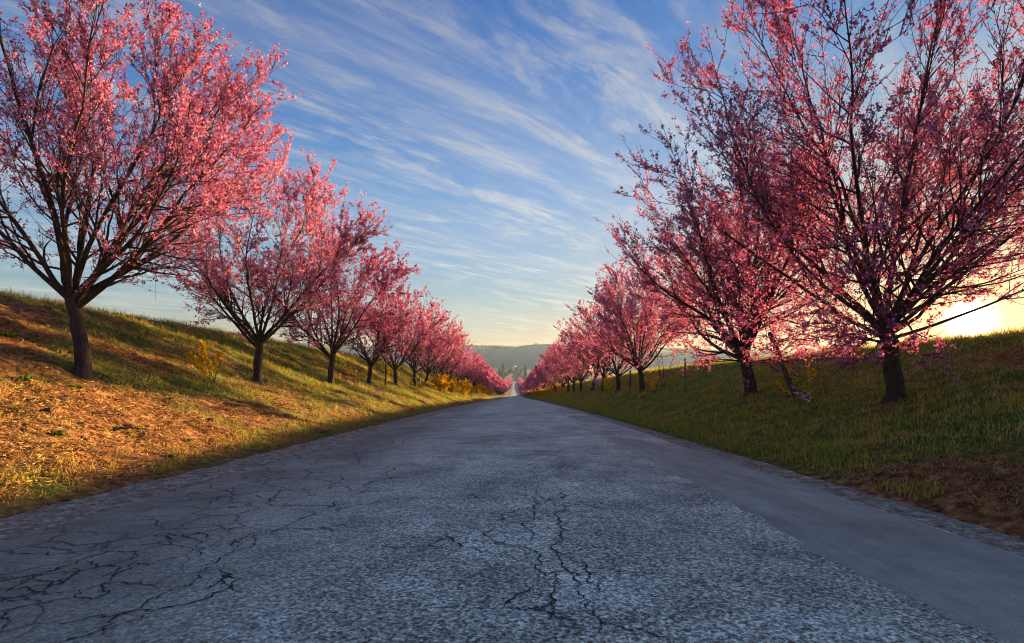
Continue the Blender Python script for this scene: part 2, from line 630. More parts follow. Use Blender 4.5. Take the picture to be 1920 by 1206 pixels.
# far country: valley floor and wooded hills
M["hill"] = plain("hill", (0.115, 0.115, 0.120), 0.95, 0.30, 0.06, 0.0)
rr = np.array([600, 640, 700, 800, 900, 1000, 1100, 1180, 1260, 1340, 1420, 1500, 1580, 1660, 1740, 1820, 1860, 1900, 1960, 2100, 2400, 2900], float)
azs = np.radians(np.linspace(-180, 180, 721))
Rg, Ag = np.meshgrid(rr, azs)
hx, hy = Rg * np.sin(Ag), Rg * np.cos(Ag)
hz = ground_z(hx, hy) + (fbm(hx * 0.012, hy * 0.012, 3) - 0.5) * 10 * sstep(1100, 1500, Rg) - 0.4 * (Rg < 645)
na, nr = len(azs), len(rr)
ii = np.arange(na * nr).reshape(na, nr)
hf = np.stack([ii[:-1, :-1], ii[1:, :-1], ii[1:, 1:], ii[:-1, 1:]], -1).reshape(-1, 4)
hm = mesh_arrays("hills", np.stack([hx, hy, hz], -1).reshape(-1, 3), hf[:, ::-1], None, True)
tag(link("hills", hm, M["hill"]), "grey wooded hills closing the valley behind the road", kind="structure")
# the blue ridge far behind on the left
az2 = np.radians(np.linspace(-75, 60, 200))
d2_ = np.degrees(az2)
el2 = np.interp(d2_, [-75, -40, -25, -21, -17, -12, -5, 20, 60], [0.036, 0.045, 0.053, 0.056, 0.053, 0.048, 0.044, 0.03, 0.02]) + 0.003 * (vnoise(d2_ * 0.5, d2_ * 0) - 0.5)
rv = np.array([2300.0, 2650.0, 2800.0, 3050.0])
prof = np.array([-0.01, 0.75, 1.0, 0.6])
V2 = np.array([[r * math.sin(a), r * math.cos(a), EYE + 2800 * e * p] for a, e in zip(az2, el2) for r, p in zip(rv, prof)])
i2 = np.arange(len(V2)).reshape(len(az2), 4)
f2 = np.stack([i2[:-1, :-1], i2[:-1, 1:], i2[1:, 1:], i2[1:, :-1]], -1).reshape(-1, 4)
tag(link("distant_ridge", mesh_arrays("distant_ridge", V2, f2, None, True), M["hill"]), "pale blue ridge far behind the left bank", kind="structure")

# ------------------------------------------------------------------ road, shoulders, repair strip, cracks
ry = np.array(grow(-60.0, -1.0, 2.0, 1.0) + grow(0.0, 60, 0.1, 1.01) + grow(62.0, 900, 2.0, 1.02))
ry = np.unique(np.round(ry, 3))
NX = 29


def road_edges(y):
    le = -3.42 + 0.22 * (fbm(y * 0.35, y * 0 + 2.0, 4) - 0.5) * 2 * 0.6 + 0.05 * (vnoise(y * 4, y * 0) - 0.5)
    re = 3.10 + 0.10 * (fbm(y * 0.4, y * 0 + 30.0, 4) - 0.5) * 2
    return le, re


le, re_ = road_edges(ry)
tt = np.linspace(0, 1, NX)
RX = le[:, None] * (1 - tt) + re_[:, None] * tt
RY = np.repeat(ry[:, None], NX, 1)
RZ = zroad(RY) + 0.025 * (1 - (RX / 3.3) ** 2) + 0.012 * (fbm(RX * 0.7, RY * 0.35, 3) - 0.5)
RZ[:, 0] -= 0.035
RZ[:, -1] -= 0.035
i3 = np.arange(RX.size).reshape(RX.shape)
f3 = np.stack([i3[:-1, :-1], i3[:-1, 1:], i3[1:, 1:], i3[1:, :-1]], -1).reshape(-1, 4)
road = tag(link("road", mesh_arrays("road", np.stack([RX, RY, RZ], -1).reshape(-1, 3), f3, None, True), M["asphalt"]),
           "worn cracked grey asphalt road running straight to the valley", kind="structure")


def road_surf(x, y):
    return zroad(y) + 0.025 * (1 - (x / 3.3) ** 2) + 0.012 * (fbm(x * 0.7, y * 0.35, 3) - 0.5)


for side, x0, x1, nm in ((-1, -4.6, -3.2, "left"), (1, 2.95, 3.95, "right")):
    sx = np.linspace(x0, x1, 13)
    SX, SY = np.meshgrid(sx, ry[ry < 420])
    SZ = zroad(SY) - 0.016 + 0.03 * (fbm(SX * 3, SY * 3, 4) - 0.5)
    if side < 0:
        SZ = np.where(SX > -3.33, np.minimum(SZ, zroad(SY) - 0.035), SZ)
    else:
        SZ = np.where(SX < 3.03, np.minimum(SZ, zroad(SY) - 0.035), SZ)
    i4 = np.arange(SX.size).reshape(SX.shape)
    f4 = np.stack([i4[:-1, :-1], i4[:-1, 1:], i4[1:, 1:], i4[1:, :-1]], -1).reshape(-1, 4)
    tag(link("road_shoulder", mesh_arrays("road_shoulder", np.stack([SX, SY, SZ], -1).reshape(-1, 3), f4, None, True), M["gravel"]),
        "strip of grey-brown gravel between the road and the %s bank" % nm, kind="structure")

# smoother repair strip along the right edge
py2 = np.concatenate([np.linspace(-12, 1.0, 30), np.arange(1.1, 10.61, 0.08)])
pl = 1.79 + 0.10 * (fbm(py2 * 1.3, py2 * 0 + 7, 4) - 0.5) * 2 + 0.05 * (fbm(py2 * 7, py2 * 0, 3) - 0.5) * 2
pl = pl + np.clip(py2 - 9.6, 0, 9) * 0.15
pr = 3.02 + 0.10 * (fbm(py2 * 0.9, py2 * 0 + 17, 3) - 0.5) - np.clip(py2 - 8.2, 0, 9) ** 1.5 * 0.25
pr = np.maximum(pr, pl + 0.02)
k5 = np.linspace(0, 1, 9)
PX = pl[:, None] * (1 - k5) + pr[:, None] * k5
PYg = np.repeat(py2[:, None], 9, 1)
PZ = road_surf(PX, PYg) + 0.012
PZ[:, 0] -= 0.016
PZ[:, -1] -= 0.016
PZ[-1] -= 0.014
i5 = np.arange(PX.size).reshape(PX.shape)
f5 = np.stack([i5[:-1, :-1], i5[:-1, 1:], i5[1:, 1:], i5[1:, :-1]], -1).reshape(-1, 4)
tag(link("asphalt_repair", mesh_arrays("asphalt_repair", np.stack([PX, PYg, PZ], -1).reshape(-1, 3), f5, None, True), M["patch"]),
    "smooth grey asphalt repair strip along the right edge of the road", kind="structure")
# small pale repairs further down the road
for (cx, cy, hw, hl) in ((0.45, 36.0, 0.55, 1.6), (0.7, 50.0, 1.6, 1.5), (-2.0, 40.0, 1.0, 1.2), (2.5, 23.5, 0.5, 2.6), (2.4, 17.5, 0.5, 2.2), (-2.75, 21.0, 0.45, 2.4)):
    th = np.linspace(0, 2 * np.pi, 26)[:-1]
    ra = 0.75 + 0.5 * fbm(np.cos(th) * 1.5 + cx * 3, np.sin(th) * 1.5 + cy, 3)
    vx = cx + hw * np.sign(np.cos(th)) * np.abs(np.cos(th)) ** 0.6 * ra
    vy = cy + hl * np.sign(np.sin(th)) * np.abs(np.sin(th)) ** 0.6 * ra
    vv = np.stack([vx, vy, road_surf(vx, vy) + 0.008], -1)
    vv = np.vstack([vv, [[cx, cy, float(road_surf(np.array(cx), np.array(cy))) + 0.012]]])
    ff = np.array([[k, (k + 1) % 25, 25] for k in range(25)])
    o = link("asphalt_repair", mesh_arrays("asphalt_repair", vv, ff), M["patch"])
    tag(o, "small pale patch in the road surface ahead", kind="structure")

# cracks traced as world polylines lying in the road surface
def zA(pts):
    return [(640 + a / 2.97, 800 + b / 2.97) for a, b in pts]


def zB(pts):
    return [(a / 2.97, 800 + b / 2.97) for a, b in pts]


CR = [zA(p) for p in (
    [(1060, 340), (1085, 365), (1095, 390), (1170, 430), (1190, 455), (1250, 480), (1190, 500), (1205, 560), (1250, 600), (1240, 650), (1290, 740), (1370, 800), (1385, 840), (1370, 885), (1420, 905), (1440, 940), (1600, 940)],
    [(1095, 440), (1075, 470), (1075, 505), (1050, 600), (1055, 680)],
    [(900, 570), (845, 595), (845, 660), (930, 685), (1020, 690), (1080, 715), (1110, 740), (1080, 800), (1130, 840), (1135, 880), (1130, 930)],
    [(1210, 700), (1215, 750), (1290, 840), (1310, 885), (1300, 930), (1350, 985), (1360, 1040), (1450, 1130), (1440, 1190)],
    [(1450, 1115), (1560, 1150), (1700, 1165), (1850, 1200)],
    [(1080, 970), (1160, 1020), (1185, 1040), (1150, 1110)],
    [(1290, 730), (1340, 700), (1400, 695), (1500, 690)],
    [(1400, 800), (1550, 830), (1640, 835)],
    [(1055, 600), (960, 620), (850, 600)],
    [(250, 215), (300, 240), (250, 280), (120, 340), (10, 410)],
    [(1130, 840), (1230, 830), (1290, 845)],
)] + [zB(p) for p in (
    [(-200, 880), (0, 860), (170, 850), (300, 835), (440, 825), (560, 800), (690, 770), (740, 745), (690, 715), (570, 705), (280, 730), (120, 715), (0, 705), (-150, 700)],
    [(560, 700), (640, 645), (760, 605)],
    [(700, 720), (840, 690), (960, 665), (930, 620), (980, 655), (1080, 635)],
    [(740, 750), (700, 820), (620, 870), (610, 940), (500, 985), (420, 975), (430, 930)],
    [(420, 980), (250, 1005), (80, 1040), (0, 1050), (-200, 1090)],
    [(1140, 800), (1110, 850), (1060, 910), (900, 960), (780, 1040), (600, 1120), (580, 1200)],
    [(210, 940), (100, 990), (0, 1000)],
    [(380, 860), (340, 895), (270, 905), (170, 910)],
    [(760, 780), (840, 790)],
    [(1140, 800), (1250, 740), (1400, 690), (1530, 600)],
    [(1220, 575), (1130, 560)],
    [(80, 1040), (60, 1110), (0, 1160)],
    [(1500, 620), (1700, 520), (1880, 420)],
)]
CRW = [np.array([on_road(*p) for p in pts]) for pts in CR]
rc = random.Random(21)


def wander(x, y, a, n, st):
    P = [(x, y)]
    for _ in range(n):
        a += rc.gauss(0, 0.45)
        x += math.cos(a) * st * rc.uniform(0.6, 1.3)
        y += math.sin(a) * st * rc.uniform(0.6, 1.3)
        P.append((x, y))
    return P


for k in range(30):
    left_ = k < 21
    x = rc.uniform(-3.2, -1.2) if left_ else rc.gauss(0.35, 0.35)
    y = math.exp(rc.uniform(math.log(1.9), math.log(13)))
    a = math.pi / 2 + rc.gauss(0, 0.35) if rc.random() < 0.6 else rc.uniform(0, 6.28)
    P = wander(x, y, a, rc.randint(4, 10), 0.13 * (1 + 0.06 * y))
    CRW.append(np.array(P))
    for _ in range(rc.randint(1, 3)):
        q = P[rc.randrange(1, len(P))]
        CRW.append(np.array(wander(q[0], q[1], a + rc.choice((-1, 1)) * rc.uniform(0.7, 1.5), rc.randint(2, 5), 0.11)))
CRW = [c for c in CRW if c[:, 0].max() < 1.72 and c[:, 0].min() > -3.6]
cv_v, cv_f = [], []
for P in CRW:
    # subdivide with jitter
    for _ in range(3):
        mid = (P[:-1] + P[1:]) / 2
        ln = np.linalg.norm(P[1:] - P[:-1], axis=1)[:, None]
        mid = mid + rng.normal(0, 0.16, mid.shape) * ln
        Q = np.empty((len(P) + len(mid), 2))
        Q[0::2] = P
        Q[1::2] = mid
        P = Q
    T = np.gradient(P, axis=0)
    T /= np.linalg.norm(T, axis=1)[:, None] + 1e-9
    N_ = np.stack([-T[:, 1], T[:, 0]], -1)
    s = np.linspace(0, 1, len(P))
    wd = (0.0016 + 0.0058 * rng.random(len(P)) ** 1.6) * np.clip(np.minimum(s, 1 - s) * 9, 0.15, 1)
    A = P + N_ * wd[:, None]
    B = P - N_ * wd[:, None]
    b0 = len(cv_v)
    for (ax, ay), (bx_, by_) in zip(A, B):
        cv_v.append((ax, ay, float(road_surf(np.array(ax), np.array(ay))) + 0.004))
        cv_v.append((bx_, by_, float(road_surf(np.array(bx_), np.array(by_))) + 0.004))
    for k in range(len(P) - 1):
        cv_f.append((b0 + 2 * k, b0 + 2 * k + 1, b0 + 2 * k + 3, b0 + 2 * k + 2))
o = link("cracks", mesh_arrays("cracks", np.array(cv_v), np.array(cv_f)), M["crack"], road)
o["kind"] = "stuff"

# loose stones on the shoulders
oct_v = np.array([(1, 0, 0), (-1, 0, 0), (0, 1, 0), (0, -1, 0), (0, 0, 1), (0, 0, -1)], float)
oct_f = np.array([(0, 2, 4), (2, 1, 4), (1, 3, 4), (3, 0, 4), (2, 0, 5), (1, 2, 5), (3, 1, 5), (0, 3, 5)])
ns = 3600
sy = np.exp(rng.uniform(math.log(2.2), math.log(38), ns))
sd_ = rng.random(ns) < 0.55
sxx = np.where(sd_, -4.15 + 0.85 * rng.beta(1.3, 1.6, ns), 2.98 + 0.62 * rng.beta(1.4, 1.4, ns))
sr = (0.0035 + 0.011 * rng.random(ns) ** 3) * (1 + sy * 0.035)
sv = oct_v[None] * (sr[:, None, None] * (0.6 + 0.8 * rng.random((ns, 6, 1)))) * np.array([1, 1, 0.6])
sv[..., 0] += sxx[:, None]
sv[..., 1] += sy[:, None]
sv[..., 2] += (zroad(sy) - 0.012 + sr * 0.3)[:, None]
sf = (oct_f[None] + 6 * np.arange(ns)[:, None, None]).reshape(-1, 3)
tag(link("gravel_stones", mesh_arrays("gravel_stones", sv.reshape(-1, 3), sf), M["stone"]), "loose pale stones along the road edges", "gravel", kind="stuff")

# ------------------------------------------------------------------ grass
def blades(x, y, z, h, wdt, tint, lean=0.5, flat=None, near=7.0):
    n = len(x)
    az = rng.uniform(0, 2 * np.pi, n)
    dx, dy = np.cos(az), np.sin(az)
    ln = rng.random(n) * lean + (0 if flat is None else flat)
    ln = np.clip(ln, 0, 1.45)
    fa = rng.uniform(0, 2 * np.pi, n)
    wx, wy = np.cos(fa) * wdt * 0.5, np.sin(fa) * wdt * 0.5
    P = np.zeros((n, 5, 3))
    b = np.stack([x, y, z], -1)
    s = np.stack([wx, wy, 0 * wx], -1)
    m_ = b + np.stack([dx * np.sin(ln * 0.6) * h * 0.5, dy * np.sin(ln * 0.6) * h * 0.5, np.cos(ln * 0.6) * h * 0.5], -1)
    tip = m_ + np.stack([dx * np.sin(ln * 1.5) * h * 0.5, dy * np.sin(ln * 1.5) * h * 0.5, np.cos(ln * 1.5) * h * 0.5], -1)
    P[:, 0] = b - s
    P[:, 1] = b + s
    P[:, 2] = m_ - s * 0.7
    P[:, 3] = m_ + s * 0.7
    P[:, 4] = tip
    full = y < near
    nf = int(full.sum())
    Pf = P[full]
    Ps = np.stack([P[~full, 0], P[~full, 1], P[~full, 4]], 1)
    Fb = (np.array([[0, 1, 2], [1, 3, 2], [2, 3, 4]])[None] + 5 * np.arange(nf)[:, None, None]).reshape(-1, 3)
    Fs = np.arange(3 * (n - nf)).reshape(-1, 3) + 5 * nf
    return np.vstack([Pf.reshape(-1, 3), Ps.reshape(-1, 3)]), np.vstack([Fb, Fs]), np.concatenate([np.repeat(tint[full], 3), tint[~full]])


def bank_grass(side, n, name, label):
    Y = np.exp(rng.uniform(math.log(1.6), math.log(95), n))
    if side < 0:
        X = -rng.uniform(4.1, 12.4, n)
    else:
        X = rng.uniform(3.5, 11.4, n)
    toe = rng.random(n) < 0.10
    X = np.where(toe, side * ((4.08 if side < 0 else 3.5) + 0.55 * rng.random(n) ** 1.5), X)
    Y = np.where(toe, np.exp(rng.uniform(math.log(2.0), math.log(28), n)), Y)
    # tufts: pull blades towards scattered tuft centres
    jit = 0.06 + 0.004 * Y
    cell = 0.22 + 0.012 * Y
    tx = np.round(X / cell) * cell + (vnoise(np.round(X / cell) * 3.7, np.round(Y / cell) * 5.1) - 0.5) * cell
    ty = np.round(Y / cell) * cell + (vnoise(np.round(X / cell) * 9.7 + 50, np.round(Y / cell) * 2.1) - 0.5) * cell
    tuft = rng.random(n) < 0.62
    X = np.where(tuft, tx + rng.normal(0, 1, n) * jit, X)
    Y = np.where(tuft, ty + rng.normal(0, 1, n) * jit, Y)
    Y = np.maximum(Y, 1.2)
    a = np.abs(X)
    lo = 4.12 if side < 0 else 3.5
    ok = (a > lo) & (a < 12.4)
    X, Y, a, toe = X[ok], Y[ok], a[ok], toe[ok]
    g = green_field(X, Y)
    g = np.where(toe, np.clip(g + 0.45, 0, 1), g)
    dens = fbm(X * 1.7 + 30, Y * 1.7, 3)
    keep = rng.random(len(X)) < np.clip(0.35 + 0.55 * g + 1.3 * (dens - 0.5), 0.08, 1)
    if side < 0:
        keep &= ~((a > 4.8) & (a < 6.0) & (Y < 18) & (rng.random(len(X)) < 0.35))
    keep &= ~toe | (fbm(X * 3.1 + 11, Y * 1.3, 3) > 0.47)
    X, Y, a, g = X[keep], Y[keep], a[keep], g[keep]
    n = len(X)
    Z = ground_near(X, Y) - 0.012
    size = 1 + 0.030 * Y
    crest = sstep(9.2, 10.6, a) if side < 0 else sstep(8.6, 9.6, a)
    h = (0.035 + 0.075 * rng.random(n) ** 1.6 + 0.05 * g * rng.random(n) + crest * 0.10 * rng.random(n) ** 2) * size
    if side < 0:
        low = (a < 6.4) & (Y < 25)
        h = np.where(low & (a > 4.75), h * 0.75, h)
        h = np.where(a < 4.6, h * 0.6, h)
    wd = (0.005 + 0.006 * rng.random(n)) * size * 1.1
    tint = np.clip(0.10 + 0.62 * g + rng.normal(0, 0.16, n), 0, 1)
    dead = rng.random(n) < (0.26 if side < 0 else 0.2)
    tint = np.where(dead, rng.uniform(0.05, 0.5, n), tint)
    flat = np.where(g < 0.45, 0.75, 0.15)
    P, Fb, tn = blades(X, Y, Z, h, wd, tint, 0.8, flat)
    ob = link(name, mesh_arrays(name, P, Fb, {"tint": tn}), M["grass"])
    tag(ob, label, "grass", kind="stuff")
    return ob


bank_grass(-1, 320000, "bank_grass", "dry straw and green grass covering the left bank")
bank_grass(1, 250000, "bank_grass", "shaded green grass covering the right bank")

# dry leaves and matted straw lying on the banks
M["litter"] = leafy("litter", [(0.0, (0.055, 0.026, 0.012)), (0.25, (0.18, 0.08, 0.03)), (0.55, (0.45, 0.24, 0.085)), (0.8, (0.52, 0.33, 0.12)), (1.0, (0.46, 0.40, 0.08))],
                    0.15, (1.0, 0.8, 0.5))


def litter(side, n, label):
    Y = np.exp(rng.uniform(math.log(1.5), math.log(45), n))
    X = -(4.2 + 5.2 * rng.beta(1.0, 1.5, n)) if side < 0 else 3.6 + 5.0 * rng.beta(1.1, 1.4, n)
    g = green_field(X, Y)
    kp = rng.random(n) < np.clip(1.15 - 1.1 * g, 0.05, 1) * np.clip(fbm(X * 2.5 + 70, Y * 2.5, 3) * 2.2 - 0.45, 0.15, 1)
    X, Y = X[kp], Y[kp]
    n = len(X)
    sz = (0.006 + 0.008 * rng.random(n) ** 2.0) * (1 + 0.055 * Y)
    asp = rng.uniform(1.0, 4.5, n)
    Z = ground_near(X, Y) + 0.012 + 0.02 * rng.random(n)
    nr_ = norm(np.stack([rng.normal(0, 0.55, n) - 0.40 * side, rng.normal(0, 0.55, n), np.ones(n)], -1))
    az = rng.uniform(0, 2 * np.pi, n)
    t_ = np.stack([np.cos(az), np.sin(az), 0 * az], -1)
    t_ = norm(t_ - nr_ * np.sum(t_ * nr_, -1, keepdims=True))
    b_ = np.cross(nr_, t_)
    c = np.stack([X, Y, Z], -1)
    L_a = (sz * asp * 0.75)[:, None]
    W_a = sz[:, None] * 0.55
    V = np.stack([c - t_ * L_a + nr_ * L_a * 0.12, c + b_ * W_a, c + t_ * L_a + nr_ * L_a * 0.2, c - b_ * W_a], 1).reshape(-1, 3)
    tn = np.clip(rng.normal(0.55 if side < 0 else 0.30, 0.26 if side < 0 else 0.18, n), 0, 1)
    tag(link("dry_litter", mesh_arrays("dry_litter", V, np.arange(4 * n).reshape(-1, 4), {"tint": tn}), M["litter"]), label, "litter", kind="stuff")


litter(-1, 125000, "dry leaves and matted straw lying on the left bank")
litter(1, 26000, "dry leaves and straw lying on the right bank")

# ------------------------------------------------------------------ tree builder
def perp(T):
    ref = np.where(np.abs(T[..., 2:3]) < 0.9, np.array([0, 0, 1.0]), np.array([1.0, 0, 0]))
    N = norm(np.cross(T, ref))
    return N, np.cross(T, N)


def tubes(P, Rd, sides):
    """P (B,n,3), Rd (B,n) -> verts, quads"""
    B, n, _ = P.shape
    T = np.empty_like(P)
    T[:, 1:-1] = P[:, 2:] - P[:, :-2]
    T[:, 0] = P[:, 1] - P[:, 0]
    T[:, -1] = P[:, -1] - P[:, -2]
    T = norm(T)
    T0 = norm(P[:, -1] - P[:, 0])
    N0, _ = perp(T0)
    N = norm(N0[:, None, :] - T * np.sum(T * N0[:, None, :], -1, keepdims=True))
    Bn = np.cross(T, N)
    th = np.arange(sides) / sides * 2 * np.pi
    V = P[:, :, None, :] + Rd[:, :, None, None] * (np.cos(th)[None, None, :, None] * N[:, :, None, :] + np.sin(th)[None, None, :, None] * Bn[:, :, None, :])
    idx = np.arange(B * n * sides).reshape(B, n, sides)
    a = idx[:, :-1, :]
    b = np.roll(idx, -1, 2)[:, :-1, :]
    c = np.roll(idx, -1, 2)[:, 1:, :]
    d = idx[:, 1:, :]
    return V.reshape(-1, 3), np.stack([a, b, c, d], -1).reshape(-1, 4)


def join(parts):
    vs, fs, o = [], [], 0
    for v, f in parts:
        vs.append(v)
        fs.append(f + o)
        o += len(v)
    return np.vstack(vs), np.vstack(fs)


def grow_level(rg, S, D, L, n, wob, trop):
    """grow a whole level of branches at once: starts S, directions D, lengths L"""
    B = len(S)
    P = np.empty((B, n, 3))
    P[:, 0] = S
    d = norm(D)
    drift = rg.normal(0, 1, (B, 3)) * wob * 0.5
    for k in range(1, n):
        d = norm(d + rg.normal(0, 1, (B, 3)) * wob + drift / n + np.array([0, 0, 1.0]) * np.asarray(trop).reshape(-1, 1) / n)
        P[:, k] = P[:, k - 1] + d * (L / (n - 1))[:, None]
    return P


def sample(P, t):
    """points and tangents at parameter t (B,) on polylines (B,n,3)"""
    n = P.shape[1]
    q = t * (n - 1)
    i = np.clip(np.floor(q).astype(int), 0, n - 2)
    f = (q - i)[:, None]
    r = np.arange(len(P))
    a, b = P[r, i], P[r, i + 1]
    return a * (1 - f) + b * f, norm(b - a)


def spawn(rg, P, Ln, per_m, tmin, tmax, ang, spread, upb, outb, zc):
    cnt = np.maximum(1, rg.poisson(np.maximum(Ln * (tmax - tmin) * per_m, 0.3)))
    idx = np.repeat(np.arange(len(P)), cnt)
    t = tmin + (tmax - tmin) * rg.random(len(idx))
    S, T = sample(P[idx], t)
    N, Bn = perp(T)
    ph = rg.uniform(0, 2 * np.pi, len(idx))
    th = np.radians(ang + rg.normal(0, spread, len(idx)))
    D = np.cos(th)[:, None] * T + np.sin(th)[:, None] * (np.cos(ph)[:, None] * N + np.sin(ph)[:, None] * Bn)
    outw = S - np.array([0, 0, zc])
    outw = norm(outw)
    D = norm(D + np.array([0, 0, upb]) + outw * outb)
    return idx, t, S, D


def plum_tree(seed, trunk, limbs, height=6.2, rad=3.1, bot=1.25, detail=1.0, petal=0.030, density=1.0, r0=0.125, sides=10, low=0.0, bare=0.35, gap=None, tri=False, wide=0.46, lowthin=0.6, clump=False, limb=1.0):
    """trunk: list of (x,y,z); limbs: list of (azimuth deg, tilt deg, length, start height)"""
    rg = np.random.default_rng(seed)
    zc = bot + (height - bot) * wide
    rz_up, rz_dn = height - zc, zc - bot + 0.15

    def q(P):
        dz = P[..., 2] - zc
        return np.sqrt((P[..., 0] / rad) ** 2 + (P[..., 1] / rad) ** 2 + np.where(dz > 0, dz / rz_up, dz / rz_dn) ** 2)

    tr = np.array(trunk, float)
    s = np.linspace(0, 1, len(tr))
    s2 = np.linspace(0, 1, 9)
    TP = np.stack([np.interp(s2, s, tr[:, k]) for k in range(3)], -1)
    for _ in range(2):
        TP[1:-1] = (TP[:-2] + 2 * TP[1:-1] + TP[2:]) / 4
    TP[1:-1, :2] += rg.normal(0, 0.008, (7, 2))
    TR = r0 * (1.28 - 0.34 * s2 ** 0.5)
    TP = np.concatenate([[TP[0] + [0, 0, -0.3]], [TP[0] + [0, 0, -0.02]], [TP[0] + [0, 0, 0.07]], TP[1:]])
    TR = np.concatenate([[r0 * 2.3], [r0 * 1.75], [r0 * 1.42], TR[1:]])
    tv0, tf0 = tubes(TP[None], TR[None], sides)
    tv0[:, :2] += (np.stack([vnoise(tv0[:, 0] * 40 + seed, tv0[:, 1] * 40 + tv0[:, 2] * 3), vnoise(tv0[:, 1] * 40, tv0[:, 0] * 40 + tv0[:, 2] * 3 + 9)], -1) - 0.5) * 0.035
    wood = [(tv0, tf0)]
    top = TP[-1]
    # limbs
    S = np.array([[np.interp(min(h, top[2]), TP[:, 2], TP[:, 0]), np.interp(min(h, top[2]), TP[:, 2], TP[:, 1]), min(h, top[2]) - 0.03] for _, _, _, h in limbs])
    D = np.array([[math.sin(R(ti)) * math.cos(R(az)), math.sin(R(ti)) * math.sin(R(az)), math.cos(R(ti))] for az, ti, _, _ in limbs])
    L = np.array([l for _, _, l, _ in limbs])
    tr_ = np.array([-0.35 if ti > 70 else 0.25 + 0.5 * (ti > 40) for _, ti, _, _ in limbs])
    st = rg.bit_generator.state
    for _ in range(6):
        rg.bit_generator.state = st
        P1 = grow_level(rg, S, D, L, 13, 0.085, tr_)
        L = np.where(q(P1[:, -1]) > 0.97, L * 0.95, L)
    w1 = r0 * limb * rg.uniform(0.40, 0.58, len(L)) * np.clip(L / 4.0, 0.35, 1.1)
    R1 = w1[:, None] * (1 - np.linspace(0, 1, 13) ** 0.8 * 0.90)[None]
    wood.append(tubes(P1, R1, max(5, sides - 3)))
    # boughs
    i2, t2, S2, D2 = spawn(rg, P1, L, 3.6, 0.10, 0.96, 42, 10, 0.20, 0.30, zc)
    room = np.clip(1.08 - q(S2), 0.10, 1.0)
    L2 = np.clip((0.9 + 1.6 * room) * rg.uniform(0.7, 1.15, len(i2)) * (1.12 - 0.45 * t2), 0.5, 2.6)
    P2 = grow_level(rg, S2, D2, L2, 9, 0.10, 0.30)
    if gap is not None:
        ok = ~gap(P2).any(axis=1)
        i2, t2, L2, P2 = i2[ok], t2[ok], L2[ok], P2[ok]
    w2 = np.clip(R1[i2, np.clip((t2 * 12).astype(int), 0, 12)] * 0.55, 0.007, 0.036)
    R2 = w2[:, None] * (1 - np.linspace(0, 1, 9) * 0.80)[None]
    wood.append(tubes(P2, R2, 5 if detail > 0.6 else 4))
    # branchlets
    Pp = np.concatenate([P2, P1[:, [3, 5, 6, 7, 8, 9, 10, 11, 12]]])
    Lp = np.concatenate([L2, L * 0.75])
    i3_, t3, S3, D3 = spawn(rg, Pp, Lp, 6.4 * detail, 0.15, 1.0, 40, 12, 0.20, 0.22, zc)
    ok = (q(S3) < 1.06) & (S3[:, 2] > bot - low)
    i3_, t3, S3, D3 = i3_[ok], t3[ok], S3[ok], D3[ok]
    L3 = np.clip(rg.gamma(4, 0.17, len(S3)) * (1.05 - 0.3 * t3) * np.clip(1.45 - q(S3), 0.45, 1), 0.25, 1.25)
    P3 = grow_level(rg, S3, D3, L3, 6, 0.09, 0.40)
    far = q(P3[:, -1])
    # long free shoots break the outline here and there, the rest stop at the crown's edge
    ok = (far < 1.06) | ((rg.random(len(S3)) < 0.10) & (far < 1.22))
    if gap is not None:
        ok &= ~gap(P3[:, 3])
    S3, L3, P3 = S3[ok], L3[ok], P3[ok]
    R3 = (0.0065 * (0.7 + 0.5 * rg.random(len(S3))))[:, None] * (1 - np.linspace(0, 1, 6) * 0.72)[None]
    twig = [tubes(P3, R3 * (1 if detail > 0.6 else 1.5), 3)]
    # twigs
    i4_, t4, S4, D4 = spawn(rg, P3, L3, 6.6 * detail, 0.12, 1.0, 44, 14, 0.28, 0.12, zc)
    L4 = np.clip(rg.gamma(3, 0.085, len(S4)), 0.08, 0.62)
    P4 = grow_level(rg, S4, D4, L4, 3, 0.10, 0.30)
    if gap is not None:
        ok = ~gap(P4[:, 1])
        P4, L4, S4 = P4[ok], L4[ok], S4[ok]
    R4 = (0.0034 * (0.8 + 0.4 * rg.random(len(S4))))[:, None] * (1 - np.linspace(0, 1, 3) * 0.6)[None]
    if detail > 0.45:
        twig.append(tubes(P4, R4, 3))
    # blossom spurs along the outer wood
    def spurs(P, Ln, per_m, t0):
        cnt = rg.poisson(Ln * per_m)
        ix = np.repeat(np.arange(len(P)), cnt)
        t = t0 + (1 - t0) * rg.random(len(ix))
        S_, T_ = sample(P[ix], t)
        return S_, T_
    a1, b1 = spurs(P4, L4, 26 * density, 0.05)
    a2, b2 = spurs(P3, L3, 15 * density, 0.15)
    a3, b3 = spurs(P2, L2, 5 * density, 0.45)
    C = np.concatenate([a1, a2, a3])
    CT = np.concatenate([b1, b2, b3])
    # the inner and lower crown flowers thinly, the outer shoots thickly
    qq = q(C)
    pk = np.clip(bare + (1.12 - bare) * sstep(0.35, 0.95, qq + 0.25 * (C[:, 2] - zc) / rz_up), 0.05, 1.0)
    pk *= 1 - lowthin * (1 - sstep(bot + 0.1, bot + 2.0, C[:, 2]))
    pk *= np.clip(0.30 + 1.25 * fbm(C[:, 0] * 1.3 + seed, C[:, 2] * 1.3 + C[:, 1], 2), 0, 1)
    pk *= np.clip(2.6 * fbm(C[:, 0] * 7 + C[:, 1] * 3, C[:, 2] * 7 - C[:, 1] * 6 + seed, 2) - 0.55, 0.10, 1)
    if clump:
        pk *= np.clip(3.4 * fbm(C[:, 0] * 1.5 + seed + C[:, 1] * 0.7, C[:, 2] * 1.5 - C[:, 1] * 1.1, 2) - 1.05, 0.04, 1)
    C = C[rg.random(len(C)) < pk]
    nC = len(C)
